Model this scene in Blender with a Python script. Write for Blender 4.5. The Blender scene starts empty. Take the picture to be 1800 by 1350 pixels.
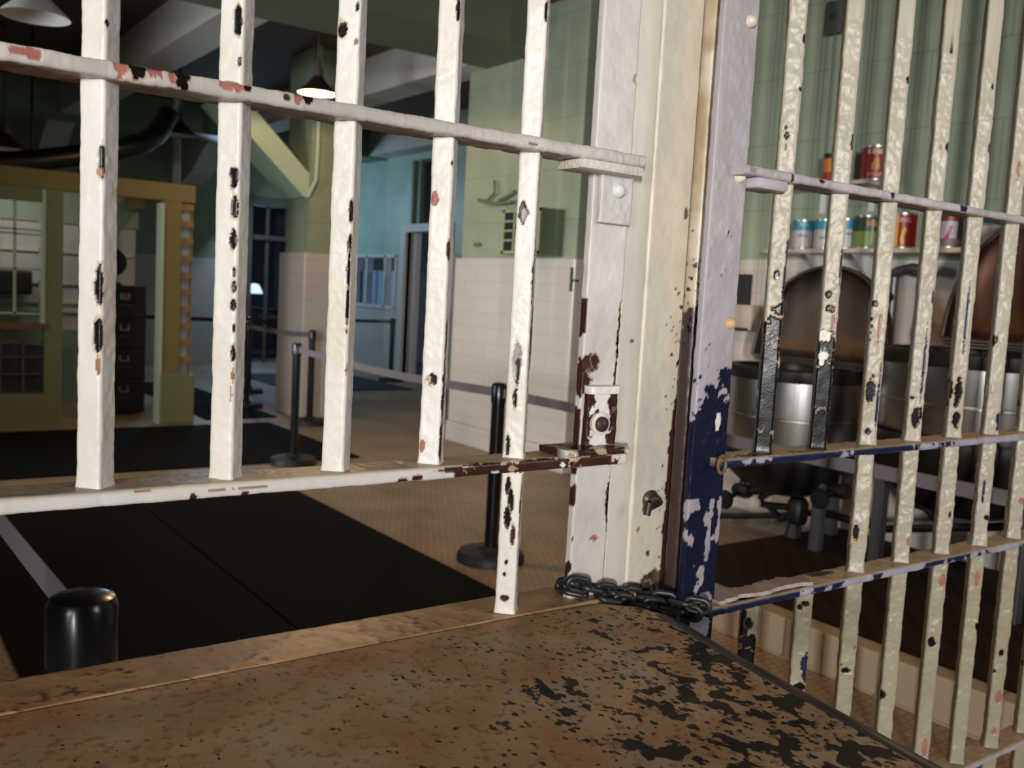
import bpy, bmesh, math, random
import numpy as np
from mathutils import Matrix, Vector

random.seed(7)
S = bpy.context.scene
COL = S.collection
F = 1660.0                      # focal length in pixels of the 1800x1350 frame
CAM = np.array([0.0, 0.0, 1.5])
# world <- camera (x right, y down, z forward); world X runs along the barred wall, Y into the kitchen, Z up
R = np.array([[0.81113395, -0.01150315, 0.58474729],
              [-0.58230998, -0.10915338, 0.80560575],
              [0.05456014, -0.99395836, -0.09523641]])

# ------------------------------------------------------------------ camera, light, exposure
cam_d = bpy.data.cameras.new('camera')
cam = bpy.data.objects.new('camera', cam_d)
COL.objects.link(cam)
cam_d.sensor_width = 36.0
cam_d.lens = 36.0 * F / 1800.0
cam_d.clip_start = 0.02
rr, dn, fw = R[:, 0], R[:, 1], R[:, 2]
m = Matrix(((rr[0], -dn[0], -fw[0], CAM[0]), (rr[1], -dn[1], -fw[1], CAM[1]), (rr[2], -dn[2], -fw[2], CAM[2]), (0, 0, 0, 1)))
cam.matrix_world = m
cam_d.dof.use_dof = True
cam_d.dof.focus_distance = 1.12
cam_d.dof.aperture_fstop = 9.0
S.camera = cam

W = bpy.data.worlds.new('world')
S.world = W
W.use_nodes = True
W.node_tree.nodes['Background'].inputs[0].default_value = (0.55, 0.62, 0.75, 1)
W.node_tree.nodes['Background'].inputs[1].default_value = 0.03

S.view_settings.view_transform = 'Standard'
S.view_settings.look = 'None'
S.view_settings.gamma = 1.0
S.view_settings.use_curve_mapping = False
S.view_settings.exposure = 0.0


def area(name, loc, target, sx, sy, power, color, spread=180):
    d = bpy.data.lights.new(name, 'AREA')
    d.shape = 'RECTANGLE'
    d.size, d.size_y = sx, sy
    d.energy = power
    d.color = color
    d.spread = math.radians(spread)
    o = bpy.data.objects.new(name, d)
    COL.objects.link(o)
    o.location = loc
    o.rotation_euler = (Vector(target) - Vector(loc)).to_track_quat('-Z', 'Y').to_euler()
    return o


def spot(name, loc, power, color, angle=140):
    d = bpy.data.lights.new(name, 'SPOT')
    d.energy = power
    d.color = color
    d.spot_size = math.radians(angle)
    d.spot_blend = 0.35
    d.shadow_soft_size = 0.10
    o = bpy.data.objects.new(name, d)
    COL.objects.link(o)
    o.location = loc
    return o


def point(name, loc, power, color, r=0.08):
    d = bpy.data.lights.new(name, 'POINT')
    d.energy = power
    d.color = color
    d.shadow_soft_size = r
    o = bpy.data.objects.new(name, d)
    COL.objects.link(o)
    o.location = loc
    return o


# tall dining-hall window behind and left of the camera
area('dining_window_light', (-3.4, -1.7, 2.0), (0.15, 1.05, 1.78), 1.3, 1.3, 3.0, (1.0, 0.98, 0.945), 32)
for i in (-1, 0, 1):            # unseen far light behind the wall stripes; three slits added for their pitch
    area('far_stripe_light', (-6.6 + 0.05 * i, -7.6 - 0.05 * i, 2.2), (4.6, 3.6, 2.3), 0.022, 1.4, 22, (0.99, 0.98, 0.96), 40)
area('side_fill_light', (3.6, -3.2, 2.2), (0.9, 1.0, 1.4), 1.2, 1.6, 6.5, (0.95, 0.92, 1.0), 60)  # unseen cool fill, added to brighten the bars' right faces
# kitchen daylight: window on the left kitchen wall, blue daylight from the rear rooms
area('kitchen_window_light', (-2.9, 7.0, 1.9), (5.0, 7.2, 1.5), 2.2, 1.4, 38, (0.93, 0.98, 1.0), 62)
area('rear_room_light', (5.2, 15.8, 2.9), (7.3, 13.6, 1.0), 0.8, 0.8, 42, (0.50, 0.76, 1.0))
area('next_room_light', (7.2, 19.4, 2.4), (6.2, 17.0, 1.0), 0.8, 1.2, 8, (0.30, 0.45, 1.0))
area('store_room_light', (9.6, 13.0, 2.4), (7.8, 14.3, 1.2), 0.8, 1.0, 12, (0.45, 0.60, 1.0))
area('booth_fill_light', (1.3, 11.0, 2.3), (1.3, 11.9, 1.3), 1.6, 0.3, 6, (1.0, 0.95, 0.85))  # unseen light added to brighten the booth's back panel

# ------------------------------------------------------------------ helpers


def at(px, py, axis, val):
    """world point of a photo pixel on the plane world[axis] == val"""
    d = R @ np.array([(px - 900.0) / F, (py - 675.0) / F, 1.0])
    t = (val - CAM[axis]) / d[axis]
    return CAM + t * d


def proj(P):
    c = (P - CAM) @ R
    return c[..., 0] / c[..., 2] * F + 900.0, c[..., 1] / c[..., 2] * F + 675.0, c[..., 2]


_rng = np.random.RandomState(3)
_LAT = _rng.rand(64, 64, 64).astype(np.float32)


def vnoise(P, scale, seed=0):
    q = P * scale + seed * 17.37
    i = np.floor(q).astype(int)
    f = q - i
    f = f * f * (3 - 2 * f)
    out = 0
    for a in (0, 1):
        for b in (0, 1):
            for c in (0, 1):
                w = (f[..., 0] if a else 1 - f[..., 0]) * (f[..., 1] if b else 1 - f[..., 1]) * (f[..., 2] if c else 1 - f[..., 2])
                out = out + w * _LAT[(i[..., 0] + a) & 63, (i[..., 1] + b) & 63, (i[..., 2] + c) & 63]
    return out * 2 - 1


def fbm(P, scale, seed=0, octs=3):
    r, amp = 0, 1.0
    for k in range(octs):
        r = r + amp * vnoise(P, scale * 2 ** k, seed + k)
        amp *= 0.5
    return r


ORG = {}


def set_org(o, loc):
    ORG[o.name] = np.array(loc, float)


def empty(name, label, cat, loc, group=None):
    o = bpy.data.objects.new(name, None)
    COL.objects.link(o)
    o.location = loc
    o.empty_display_size = 0.1
    o['label'] = label
    o['category'] = cat
    if group:
        o['group'] = group
    set_org(o, loc)
    return o


def tag(o, label, cat, group=None):
    o['label'] = label
    o['category'] = cat
    if group:
        o['group'] = group
    return o


def link_mesh(name, me, mat, parent):
    o = bpy.data.objects.new(name, me)
    COL.objects.link(o)
    if mat:
        me.materials.append(mat)
    if parent is not None:
        o.parent = parent
        set_org(o, ORG[parent.name])
    return o


class MB:
    """collects shapes in world coordinates; build() links them as ONE mesh"""

    def __init__(self):
        self.bm = bmesh.new()

    def box(self, a, b, bev=0.0, seg=2):
        a, b = np.minimum(a, b), np.maximum(a, b)
        r = bmesh.ops.create_cube(self.bm, size=1.0)
        vs = r['verts']
        for v in vs:
            v.co = Vector([(a[i] + b[i]) / 2 + v.co[i] * (b[i] - a[i]) for i in range(3)])
        if bev > 0:
            es = list({e for v in vs for e in v.link_edges})
            bmesh.ops.bevel(self.bm, geom=es, offset=bev, segments=seg, affect='EDGES', profile=0.5)
        return self

    def prism(self, pts, lo, hi, axis):
        """polygon pts in the other two axes, extruded along axis"""
        def mk(p, h):
            q = list(p)
            q.insert(axis, h)
            return self.bm.verts.new(q)
        A = [mk(p, lo) for p in pts]
        B = [mk(p, hi) for p in pts]
        n = len(pts)
        fs = [self.bm.faces.new(A), self.bm.faces.new(B)]
        for i in range(n):
            fs.append(self.bm.faces.new((A[i], A[(i + 1) % n], B[(i + 1) % n], B[i])))
        bmesh.ops.recalc_face_normals(self.bm, faces=fs)
        return self

    def lathe(self, prof, c, axis=2, n=48, a0=0.0, a1=2 * math.pi, caps=True):
        """prof: (radius, height) pairs turned round an axis through c"""
        full = abs(a1 - a0 - 2 * math.pi) < 1e-6
        rings = []
        k = n if full else n + 1
        for (r, h) in prof:
            ring = []
            for i in range(k):
                t = a0 + (a1 - a0) * i / n
                u, v = r * math.cos(t), r * math.sin(t)
                p = [u, v]
                p.insert(axis, h)
                ring.append(self.bm.verts.new([c[j] + p[j] for j in range(3)]))
            rings.append(ring)
        fs = []
        for A, B in zip(rings, rings[1:]):
            for i in range(n if full else n):
                j = (i + 1) % k
                if not full and i + 1 >= k:
                    continue
                fs.append(self.bm.faces.new((A[i], A[j], B[j], B[i])))
        if full and caps:
            if prof[0][0] > 1e-5:
                fs.append(self.bm.faces.new(rings[0]))
            if prof[-1][0] > 1e-5:
                fs.append(self.bm.faces.new(rings[-1]))
        bmesh.ops.recalc_face_normals(self.bm, faces=fs)
        return self

    def tube(self, pts, r, n=14, closed=False):
        pts = [np.array(p, float) for p in pts]
        N = len(pts)
        rs = r if isinstance(r, (list, tuple)) else [r] * N
        rings = []
        up = np.array([0.13, 0.21, 0.97])
        for i in range(N):
            a = pts[(i - 1) % N] if (closed or i > 0) else pts[i]
            b = pts[(i + 1) % N] if (closed or i < N - 1) else pts[i]
            t = (b - a) / (np.linalg.norm(b - a) + 1e-9)
            u = np.cross(t, up)
            if np.linalg.norm(u) < 0.1:
                u = np.cross(t, [1, 0, 0])
            u /= np.linalg.norm(u)
            w = np.cross(t, u)
            rings.append([self.bm.verts.new(pts[i] + rs[i] * (math.cos(2 * math.pi * k / n) * u + math.sin(2 * math.pi * k / n) * w)) for k in range(n)])
        fs = []
        M = N if closed else N - 1
        for i in range(M):
            A, B = rings[i], rings[(i + 1) % N]
            for k in range(n):
                fs.append(self.bm.faces.new((A[k], A[(k + 1) % n], B[(k + 1) % n], B[k])))
        if not closed:
            fs.append(self.bm.faces.new(rings[0]))
            fs.append(self.bm.faces.new(rings[-1]))
        bmesh.ops.recalc_face_normals(self.bm, faces=fs)
        return self

    def build(self, name, mat, parent=None, smooth=False, kind=None):
        me = bpy.data.meshes.new(name)
        if parent is not None:
            bmesh.ops.translate(self.bm, verts=self.bm.verts, vec=Vector(-ORG[parent.name]))
        self.bm.to_mesh(me)
        self.bm.free()
        o = link_mesh(name, me, mat, parent)
        if smooth:
            for p in me.polygons:
                p.use_smooth = True
            try:
                me.set_sharp_from_angle(angle=math.radians(38))
            except Exception:
                pass
        if kind:
            o['kind'] = kind
        return o


def copy_tree(o, parent=None, delta=(0, 0, 0)):
    c = o.copy()
    COL.objects.link(c)
    if parent is not None:
        c.parent = parent
    else:
        c.location = Vector(o.location) + Vector(delta)
    for ch in list(o.children):
        copy_tree(ch, c)
    return c


# ------------------------------------------------------------------ materials


def new_mat(name):
    mt = bpy.data.materials.new(name)
    mt.use_nodes = True
    nt = mt.node_tree
    return mt, nt, nt.nodes['Principled BSDF']


def rgb(c):
    return (c[0], c[1], c[2], 1.0)


def simple(name, c, rough=0.5, metal=0.0, var=0.15, scale=12.0, bump=0.0, bscale=60.0, spec=None):
    mt, nt, b = new_mat(name)
    tc = nt.nodes.new('ShaderNodeTexCoord')
    nz = nt.nodes.new('ShaderNodeTexNoise')
    nz.inputs['Scale'].default_value = scale
    nz.inputs['Detail'].default_value = 5
    nt.links.new(tc.outputs['Object'], nz.inputs['Vector'])
    mx = nt.nodes.new('ShaderNodeMixRGB')
    mx.inputs[1].default_value = rgb([x * (1 - var) for x in c])
    mx.inputs[2].default_value = rgb([min(1, x * (1 + var)) for x in c])
    nt.links.new(nz.outputs['Fac'], mx.inputs[0])
    nt.links.new(mx.outputs[0], b.inputs['Base Color'])
    b.inputs['Roughness'].default_value = rough
    b.inputs['Metallic'].default_value = metal
    if spec is not None:
        b.inputs['Specular IOR Level'].default_value = spec
    if bump:
        n2 = nt.nodes.new('ShaderNodeTexNoise')
        n2.inputs['Scale'].default_value = bscale
        n2.inputs['Detail'].default_value = 3
        nt.links.new(tc.outputs['Object'], n2.inputs['Vector'])
        bp = nt.nodes.new('ShaderNodeBump')
        bp.inputs['Strength'].default_value = bump
        bp.inputs['Distance'].default_value = 0.01
        nt.links.new(n2.outputs['Fac'], bp.inputs['Height'])
        nt.links.new(bp.outputs['Normal'], b.inputs['Normal'])
    return mt


def emit(name, c, strength):
    mt, nt, b = new_mat(name)
    b.inputs['Base Color'].default_value = rgb(c)
    b.inputs['Emission Color'].default_value = rgb(c)
    b.inputs['Emission Strength'].default_value = strength
    return mt


def tiled(name, c, mortar, bw, bh, normal_axis, msize=0.006, rough=0.28, upper=None, split=1.82, var=0.05, trim=None):
    """glazed tile below the height `split`, painted plaster/brick above it (object space = world space)"""
    mt, nt, b = new_mat(name)
    L = nt.links.new
    tc = nt.nodes.new('ShaderNodeTexCoord')
    sp = nt.nodes.new('ShaderNodeSeparateXYZ')
    L(tc.outputs['Object'], sp.inputs[0])
    cb = nt.nodes.new('ShaderNodeCombineXYZ')
    L(sp.outputs['Y' if normal_axis == 0 else 'X'], cb.inputs[0])
    L(sp.outputs['Z'], cb.inputs[1])
    br = nt.nodes.new('ShaderNodeTexBrick')
    br.inputs['Scale'].default_value = 1.0
    br.inputs['Brick Width'].default_value = bw
    br.inputs['Row Height'].default_value = bh
    br.inputs['Mortar Size'].default_value = msize
    br.inputs['Mortar Smooth'].default_value = 0.6
    br.inputs['Color1'].default_value = rgb(c)
    br.inputs['Color2'].default_value = rgb([x * (1 - var) for x in c])
    br.inputs['Mortar'].default_value = rgb(mortar)
    L(cb.outputs[0], br.inputs['Vector'])
    out = br.outputs['Color']
    if upper is not None:
        nz = nt.nodes.new('ShaderNodeTexNoise')
        nz.inputs['Scale'].default_value = 3.0
        nz.inputs['Detail'].default_value = 6
        L(tc.outputs['Object'], nz.inputs['Vector'])
        b2 = nt.nodes.new('ShaderNodeTexBrick')
        b2.inputs['Scale'].default_value = 1.0
        b2.inputs['Brick Width'].default_value = 0.9
        b2.inputs['Row Height'].default_value = 0.43
        b2.inputs['Mortar Size'].default_value = 0.007
        b2.inputs['Mortar Smooth'].default_value = 0.8
        b2.inputs['Color1'].default_value = rgb(upper)
        b2.inputs['Color2'].default_value = rgb([x * 0.96 for x in upper])
        b2.inputs['Mortar'].default_value = rgb([x * 0.72 for x in upper])
        L(cb.outputs[0], b2.inputs['Vector'])
        mu = nt.nodes.new('ShaderNodeMixRGB')
        mu.blend_type = 'MULTIPLY'
        mu.inputs[0].default_value = 1.0
        L(b2.outputs['Color'], mu.inputs[1])
        rp = nt.nodes.new('ShaderNodeMapRange')
        rp.inputs[1].default_value, rp.inputs[2].default_value = 0.3, 0.7
        rp.inputs[3].default_value, rp.inputs[4].default_value = 0.86, 1.06
        L(nz.outputs['Fac'], rp.inputs[0])
        L(rp.outputs[0], mu.inputs[2])
        gt = nt.nodes.new('ShaderNodeMath')
        gt.operation = 'GREATER_THAN'
        gt.inputs[1].default_value = split
        L(sp.outputs['Z'], gt.inputs[0])
        mx = nt.nodes.new('ShaderNodeMixRGB')
        L(gt.outputs[0], mx.inputs[0])
        L(out, mx.inputs[1])
        L(mu.outputs[0], mx.inputs[2])
        out = mx.outputs[0]
        ro = nt.nodes.new('ShaderNodeMapRange')
        ro.inputs[3].default_value, ro.inputs[4].default_value = rough, 0.45
        L(gt.outputs[0], ro.inputs[0])
        L(ro.outputs[0], b.inputs['Roughness'])
    else:
        b.inputs['Roughness'].default_value = rough
    L(out, b.inputs['Base Color'])
    return mt


def floor_mat_():
    mt, nt, b = new_mat('hex_mosaic_floor')
    L = nt.links.new
    tc = nt.nodes.new('ShaderNodeTexCoord')
    br = nt.nodes.new('ShaderNodeTexBrick')
    br.inputs['Scale'].default_value = 1.0
    br.inputs['Brick Width'].default_value = 0.045
    br.inputs['Row Height'].default_value = 0.039
    br.inputs['Mortar Size'].default_value = 0.004
    br.inputs['Color1'].default_value = (0.46, 0.34, 0.23, 1)
    br.inputs['Color2'].default_value = (0.40, 0.29, 0.19, 1)
    br.inputs['Mortar'].default_value = (0.27, 0.195, 0.13, 1)
    L(tc.outputs['Object'], br.inputs['Vector'])
    nz = nt.nodes.new('ShaderNodeTexNoise')
    nz.inputs['Scale'].default_value = 1.7
    nz.inputs['Detail'].default_value = 7
    L(tc.outputs['Object'], nz.inputs['Vector'])
    rp = nt.nodes.new('ShaderNodeMapRange')
    rp.inputs[1].default_value, rp.inputs[2].default_value = 0.3, 0.7
    rp.inputs[3].default_value, rp.inputs[4].default_value = 0.7, 1.15
    L(nz.outputs['Fac'], rp.inputs[0])
    mu = nt.nodes.new('ShaderNodeMixRGB')
    mu.blend_type = 'MULTIPLY'
    mu.inputs[0].default_value = 1
    L(br.outputs['Color'], mu.inputs[1])
    L(rp.outputs[0], mu.inputs[2])
    L(mu.outputs[0], b.inputs['Base Color'])
    b.inputs['Roughness'].default_value = 0.5
    return mt


def paint_attr(name, rough=0.36, bump=0.07):
    mt, nt, b = new_mat(name)
    L = nt.links.new
    a = nt.nodes.new('ShaderNodeAttribute')
    a.attribute_name = 'paint'
    tc = nt.nodes.new('ShaderNodeTexCoord')
    nz = nt.nodes.new('ShaderNodeTexNoise')
    nz.inputs['Scale'].default_value = 300
    nz.inputs['Detail'].default_value = 3
    L(tc.outputs['Object'], nz.inputs['Vector'])
    L(a.outputs['Color'], b.inputs['Base Color'])
    bp = nt.nodes.new('ShaderNodeBump')
    bp.inputs['Strength'].default_value = bump
    bp.inputs['Distance'].default_value = 0.002
    L(nz.outputs['Fac'], bp.inputs['Height'])
    L(bp.outputs['Normal'], b.inputs['Normal'])
    lum = nt.nodes.new('ShaderNodeRGBToBW')
    L(a.outputs['Color'], lum.inputs[0])
    for sock, lo, hi in (('Roughness', 0.24, rough), ('Specular IOR Level', 0.14, 0.32)):
        mr = nt.nodes.new('ShaderNodeMapRange')
        mr.inputs[1].default_value, mr.inputs[2].default_value = 0.02, 0.14
        mr.inputs[3].default_value, mr.inputs[4].default_value = lo, hi
        L(lum.outputs[0], mr.inputs[0])
        L(mr.outputs[0], b.inputs[sock])
    return mt


def shelf_mat_():
    """rusty, speckled cream paint worn through to dark steel towards the right-hand end"""
    mt, nt, b = new_mat('speckled_worn_paint')
    L = nt.links.new
    tc = nt.nodes.new('ShaderNodeTexCoord')
    n1 = nt.nodes.new('ShaderNodeTexNoise')
    n1.inputs['Scale'].default_value = 9
    n1.inputs['Detail'].default_value = 6
    L(tc.outputs['Object'], n1.inputs['Vector'])
    ramp = nt.nodes.new('ShaderNodeValToRGB')
    e = ramp.color_ramp.elements
    e[0].position, e[0].color = 0.33, (0.39, 0.20, 0.088, 1)
    e[1].position, e[1].color = 0.68, (0.47, 0.345, 0.215, 1)
    k = e.new(0.50)
    k.color = (0.46, 0.275, 0.135, 1)
    L(n1.outputs['Fac'], ramp.inputs[0])
    # fine brown freckles
    n2 = nt.nodes.new('ShaderNodeTexNoise')
    n2.inputs['Scale'].default_value = 95
    n2.inputs['Detail'].default_value = 2
    L(tc.outputs['Object'], n2.inputs['Vector'])
    f2 = nt.nodes.new('ShaderNodeMapRange')
    f2.inputs[1].default_value, f2.inputs[2].default_value = 0.56, 0.66
    L(n2.outputs['Fac'], f2.inputs[0])
    m1 = nt.nodes.new('ShaderNodeMixRGB')
    m1.inputs[2].default_value = (0.17, 0.085, 0.04, 1)
    m1f = nt.nodes.new('ShaderNodeMath')
    m1f.operation = 'MULTIPLY'
    m1f.inputs[1].default_value = 0.6
    L(f2.outputs[0], m1f.inputs[0])
    L(m1f.outputs[0], m1.inputs[0])
    L(ramp.outputs[0], m1.inputs[1])
    # black pits, denser towards the worn right end (low Y, high X)
    mp = nt.nodes.new('ShaderNodeMapping')
    mp.inputs['Rotation'].default_value = (0, 0, 0.15)
    mp.inputs['Scale'].default_value = (1.0, 0.72, 1.0)
    L(tc.outputs['Object'], mp.inputs[0])
    n3 = nt.nodes.new('ShaderNodeTexNoise')
    n3.inputs['Scale'].default_value = 46
    n3.inputs['Detail'].default_value = 3.0
    L(mp.outputs[0], n3.inputs['Vector'])
    wob = nt.nodes.new('ShaderNodeMixRGB')
    wob.blend_type = 'ADD'
    wob.inputs[0].default_value = 0.010
    L(mp.outputs[0], wob.inputs[1])
    nw = nt.nodes.new('ShaderNodeTexNoise')
    nw.inputs['Scale'].default_value = 160
    L(mp.outputs[0], nw.inputs['Vector'])
    L(nw.outputs['Color'], wob.inputs[2])
    vo = nt.nodes.new('ShaderNodeTexVoronoi')
    vo.inputs['Scale'].default_value = 115
    L(wob.outputs[0], vo.inputs['Vector'])
    vs = nt.nodes.new('ShaderNodeSeparateColor')
    L(vo.outputs['Color'], vs.inputs[0])
    n4 = nt.nodes.new('ShaderNodeTexNoise')
    n4.inputs['Scale'].default_value = 11
    n4.inputs['Detail'].default_value = 3
    L(tc.outputs['Object'], n4.inputs['Vector'])
    sp = nt.nodes.new('ShaderNodeSeparateXYZ')
    L(tc.outputs['Object'], sp.inputs[0])

    def math_(op, a, bb):
        n = nt.nodes.new('ShaderNodeMath')
        n.operation = op
        for i, v in enumerate((a, bb)):
            if isinstance(v, (int, float)):
                n.inputs[i].default_value = v
            else:
                L(v, n.inputs[i])
        return n.outputs[0]
    # object origin is the shelf's back right corner region: x grows to the right, y away from the camera
    wear = math_('ADD', math_('MULTIPLY', sp.outputs['X'], 0.42), math_('MULTIPLY', sp.outputs['Y'], -0.50))
    wear = math_('ADD', wear, math_('MULTIPLY', math_('SUBTRACT', n4.outputs['Fac'], 0.5), 0.42))
    wear = math_('MAXIMUM', math_('MINIMUM', wear, 0.18), -0.12)
    blot = math_('ADD', n3.outputs['Fac'], wear)
    fb = nt.nodes.new('ShaderNodeMapRange')
    fb.inputs[1].default_value, fb.inputs[2].default_value = 0.665, 0.69
    L(blot, fb.inputs[0])
    # round pits: each cell may hold one, likelier and bigger where the wear is higher
    chance = math_('ADD', math_('MULTIPLY', wear, 2.6), 0.62)
    rad = math_('MULTIPLY', math_('SUBTRACT', chance, vs.outputs[0]), 0.9)
    rad = math_('MINIMUM', rad, math_('ADD', math_('MULTIPLY', vs.outputs[1], 0.24), 0.20))
    dot = math_('SUBTRACT', rad, vo.outputs['Distance'])
    fd = nt.nodes.new('ShaderNodeMapRange')
    fd.inputs[1].default_value, fd.inputs[2].default_value = -0.03, 0.05
    L(dot, fd.inputs[0])
    f3 = nt.nodes.new('ShaderNodeMath')
    f3.operation = 'MAXIMUM'
    L(fb.outputs[0], f3.inputs[0])
    L(fd.outputs[0], f3.inputs[1])
    m2 = nt.nodes.new('ShaderNodeMixRGB')
    m2.inputs[2].default_value = (0.014, 0.009, 0.007, 1)
    L(f3.outputs[0], m2.inputs[0])
    L(m1.outputs[0], m2.inputs[1])
    L(m2.outputs[0], b.inputs['Base Color'])
    b.inputs['Roughness'].default_value = 0.6
    b.inputs['Specular IOR Level'].default_value = 0.25
    bp = nt.nodes.new('ShaderNodeBump')
    bp.inputs['Strength'].default_value = 0.35
    bp.inputs['Distance'].default_value = 0.002
    inv = math_('SUBTRACT', 1.0, f3.outputs[0])
    hh = math_('ADD', inv, math_('MULTIPLY', n2.outputs['Fac'], 0.6))
    L(hh, bp.inputs['Height'])
    L(bp.outputs['Normal'], b.inputs['Normal'])
    return mt


M = {}
M['paint'] = paint_attr('peeling_gate_paint')
M['shelf'] = shelf_mat_()
M['floor'] = floor_mat_()
M['mat'] = simple('black_ribbed_mat', (0.006, 0.005, 0.0045), 0.9, var=0.25, scale=40, bump=0.4, bscale=220, spec=0.15)
GREEN = (0.33, 0.385, 0.27)
TILE = (0.66, 0.60, 0.54)
GROUT = (0.56, 0.505, 0.45)
M['wallX'] = tiled('green_over_tile_side', TILE, GROUT, 0.40, 0.145, 0, upper=GREEN)
M['wallY'] = tiled('green_over_tile_front', TILE, GROUT, 0.40, 0.145, 1, upper=GREEN)
M['green'] = simple('green_paint', (0.28, 0.38, 0.27), 0.45, var=0.1, scale=4)
M['greenlt'] = simple('pale_green_paint', (0.46, 0.60, 0.46), 0.42, var=0.06, scale=4)
M['dgreen'] = simple('dark_green_paint', (0.13, 0.17, 0.10), 0.5, var=0.12, scale=5)
M['ceil'] = simple('brown_ceiling', (0.13, 0.095, 0.08), 0.8, var=0.15, scale=3)
M['beam'] = simple('white_beam_paint', (0.66, 0.62, 0.58), 0.55, var=0.12, scale=5)
M['beamg'] = simple('green_beam_paint', (0.16, 0.185, 0.11), 0.55, var=0.1, scale=4)
M['olive'] = simple('yellow_olive_paint', (0.28, 0.215, 0.08), 0.45, var=0.1, scale=5)
M['oliveg'] = simple('olive_green_paint', (0.25, 0.265, 0.13), 0.45, var=0.12, scale=5)
M['jamb'] = simple('pale_jamb_paint', (0.62, 0.70, 0.55), 0.4, var=0.05)
M['white'] = simple('off_white_paint', (0.66, 0.65, 0.64), 0.5, var=0.06, scale=6)
M['black'] = simple('gloss_black_plastic', (0.008, 0.008, 0.009), 0.22, var=0.2)
M['matte'] = simple('matte_black', (0.012, 0.012, 0.013), 0.55, var=0.25)
M['iron'] = simple('black_iron_pipe', (0.018, 0.016, 0.015), 0.45, 0.3, var=0.3)
M['duct'] = simple('dark_duct_paint', (0.010, 0.010, 0.013), 0.35, 0.0, var=0.2)
M['belt'] = simple('grey_mauve_webbing', (0.19, 0.165, 0.18), 0.8, var=0.08, scale=80)
M['beltd'] = simple('dark_webbing', (0.02, 0.02, 0.022), 0.8)
M['steel'] = simple('brushed_steel', (0.50, 0.49, 0.48), 0.30, 1.0, var=0.12, scale=7)
M['steeld'] = simple('tarnished_steel', (0.10, 0.078, 0.064), 0.5, 0.75, var=0.22, scale=6)
M['copper'] = simple('copper_brown_lid', (0.11, 0.052, 0.034), 0.48, 0.75, var=0.25, scale=5)
M['greysteel'] = simple('grey_frame_steel', (0.15, 0.15, 0.16), 0.42, 0.6, var=0.15)
M['chain'] = simple('dark_galvanised_chain', (0.055, 0.056, 0.056), 0.42, 0.7, var=0.5, scale=90)
M['brass'] = simple('greenish_brass', (0.13, 0.125, 0.075), 0.42, 0.8, var=0.3, scale=80)
M['curb'] = tiled('beige_curb_tile', (0.50, 0.40, 0.28), (0.22, 0.16, 0.10), 0.45, 0.30, 0, msize=0.008)
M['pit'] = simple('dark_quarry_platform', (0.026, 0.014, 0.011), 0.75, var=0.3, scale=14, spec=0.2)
M['glass'] = simple('dull_glass', (0.05, 0.06, 0.08), 0.12, var=0.1)
M['curtain'] = simple('pale_blue_curtain', (0.50, 0.60, 0.80), 0.8, var=0.12, scale=8)
M['cab'] = simple('dark_filing_cabinet', (0.016, 0.014, 0.013), 0.5, var=0.2)
M['chrome'] = simple('label_chrome', (0.6, 0.6, 0.6), 0.35, 0.8)
M['brownwood'] = simple('brown_wood', (0.22, 0.11, 0.05), 0.5, var=0.2)
M['darkframe'] = simple('dark_door_frame', (0.16, 0.14, 0.11), 0.5, var=0.15)
M['vent_shade'] = simple('painted_vent_shade', (0.012, 0.013, 0.016), 0.9)
M['beige'] = simple('beige_box_paint', (0.50, 0.44, 0.36), 0.5, var=0.06)
M['shade_out'] = simple('dark_lamp_enamel', (0.03, 0.022, 0.018), 0.4)
M['shade_in'] = simple('white_lamp_enamel', (0.8, 0.78, 0.74), 0.4)
M['bulb'] = emit('warm_bulb', (1.0, 0.66, 0.30), 16.0)
M['screen'] = emit('blue_white_lamp', (0.62, 0.78, 1.0), 1.3)
M['washed'] = simple('washed_white_board', (0.55, 0.54, 0.55), 0.6, var=0.08)
M['shelfboard'] = simple('cream_shelf_board', (0.55, 0.50, 0.42), 0.45, var=0.08)
M['box'] = simple('grey_conduit_box', (0.07, 0.075, 0.07), 0.5, var=0.2)
M['conduit'] = simple('green_conduit', (0.12, 0.17, 0.13), 0.5)

# ------------------------------------------------------------------ structure


def struct(name, mb, mat):
    return mb.build(name, mat, None, kind='structure')


struct('floor', MB().box((-4.5, -3, -0.15), (11, 20.5, 0)), M['floor'])
struct('ceiling', MB().box((-4.5, 1.2, 4.0), (11, 20.5, 4.15)), M['ceil'])


def wavy_wall():
    """right kitchen wall: shallow vertical flutes"""
    mb = MB()
    mb.box((5.12, -1.0, 0), (5.42, 5.0, 4.0))
    return mb


struct('wall_right', wavy_wall(), M['wallX'])
struct('baseboard_right', MB().box((5.10, 3.52, 0), (5.12, 5.0, 0.10)), simple('grey_base_tile', (0.26, 0.24, 0.22), 0.5))
struct('wall_left', MB().box((-3.3, 7.0, 0), (-3.1, 20, 4.0)), M['wallX'])
# pillar block between kitchen and rear rooms (shaft, tile dado standing proud, and a nosing)
struct('wall_pillar', MB().box((5.07, 6.17, 1.82), (7.0, 7.95, 4.0)).box((5.03, 6.13, 0.2), (7.0, 8.0, 1.82), 0.012).box((5.015, 6.115, 0), (7.0, 8.015, 0.2), 0.01), M['wallX'])
struct('wall_column', MB().box((4.22, 9.72, 1.82), (4.62, 10.35, 4.0)).box((4.17, 9.68, 0), (4.66, 10.40, 1.82), 0.012), M['wallX'])
struct('trim_1', MB().prism([(3.20, 3.30), (3.42, 3.42), (4.23, 2.66), (4.23, 2.40), (4.16, 2.42)], 9.75, 10.3, 1), M['greenlt'])
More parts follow.
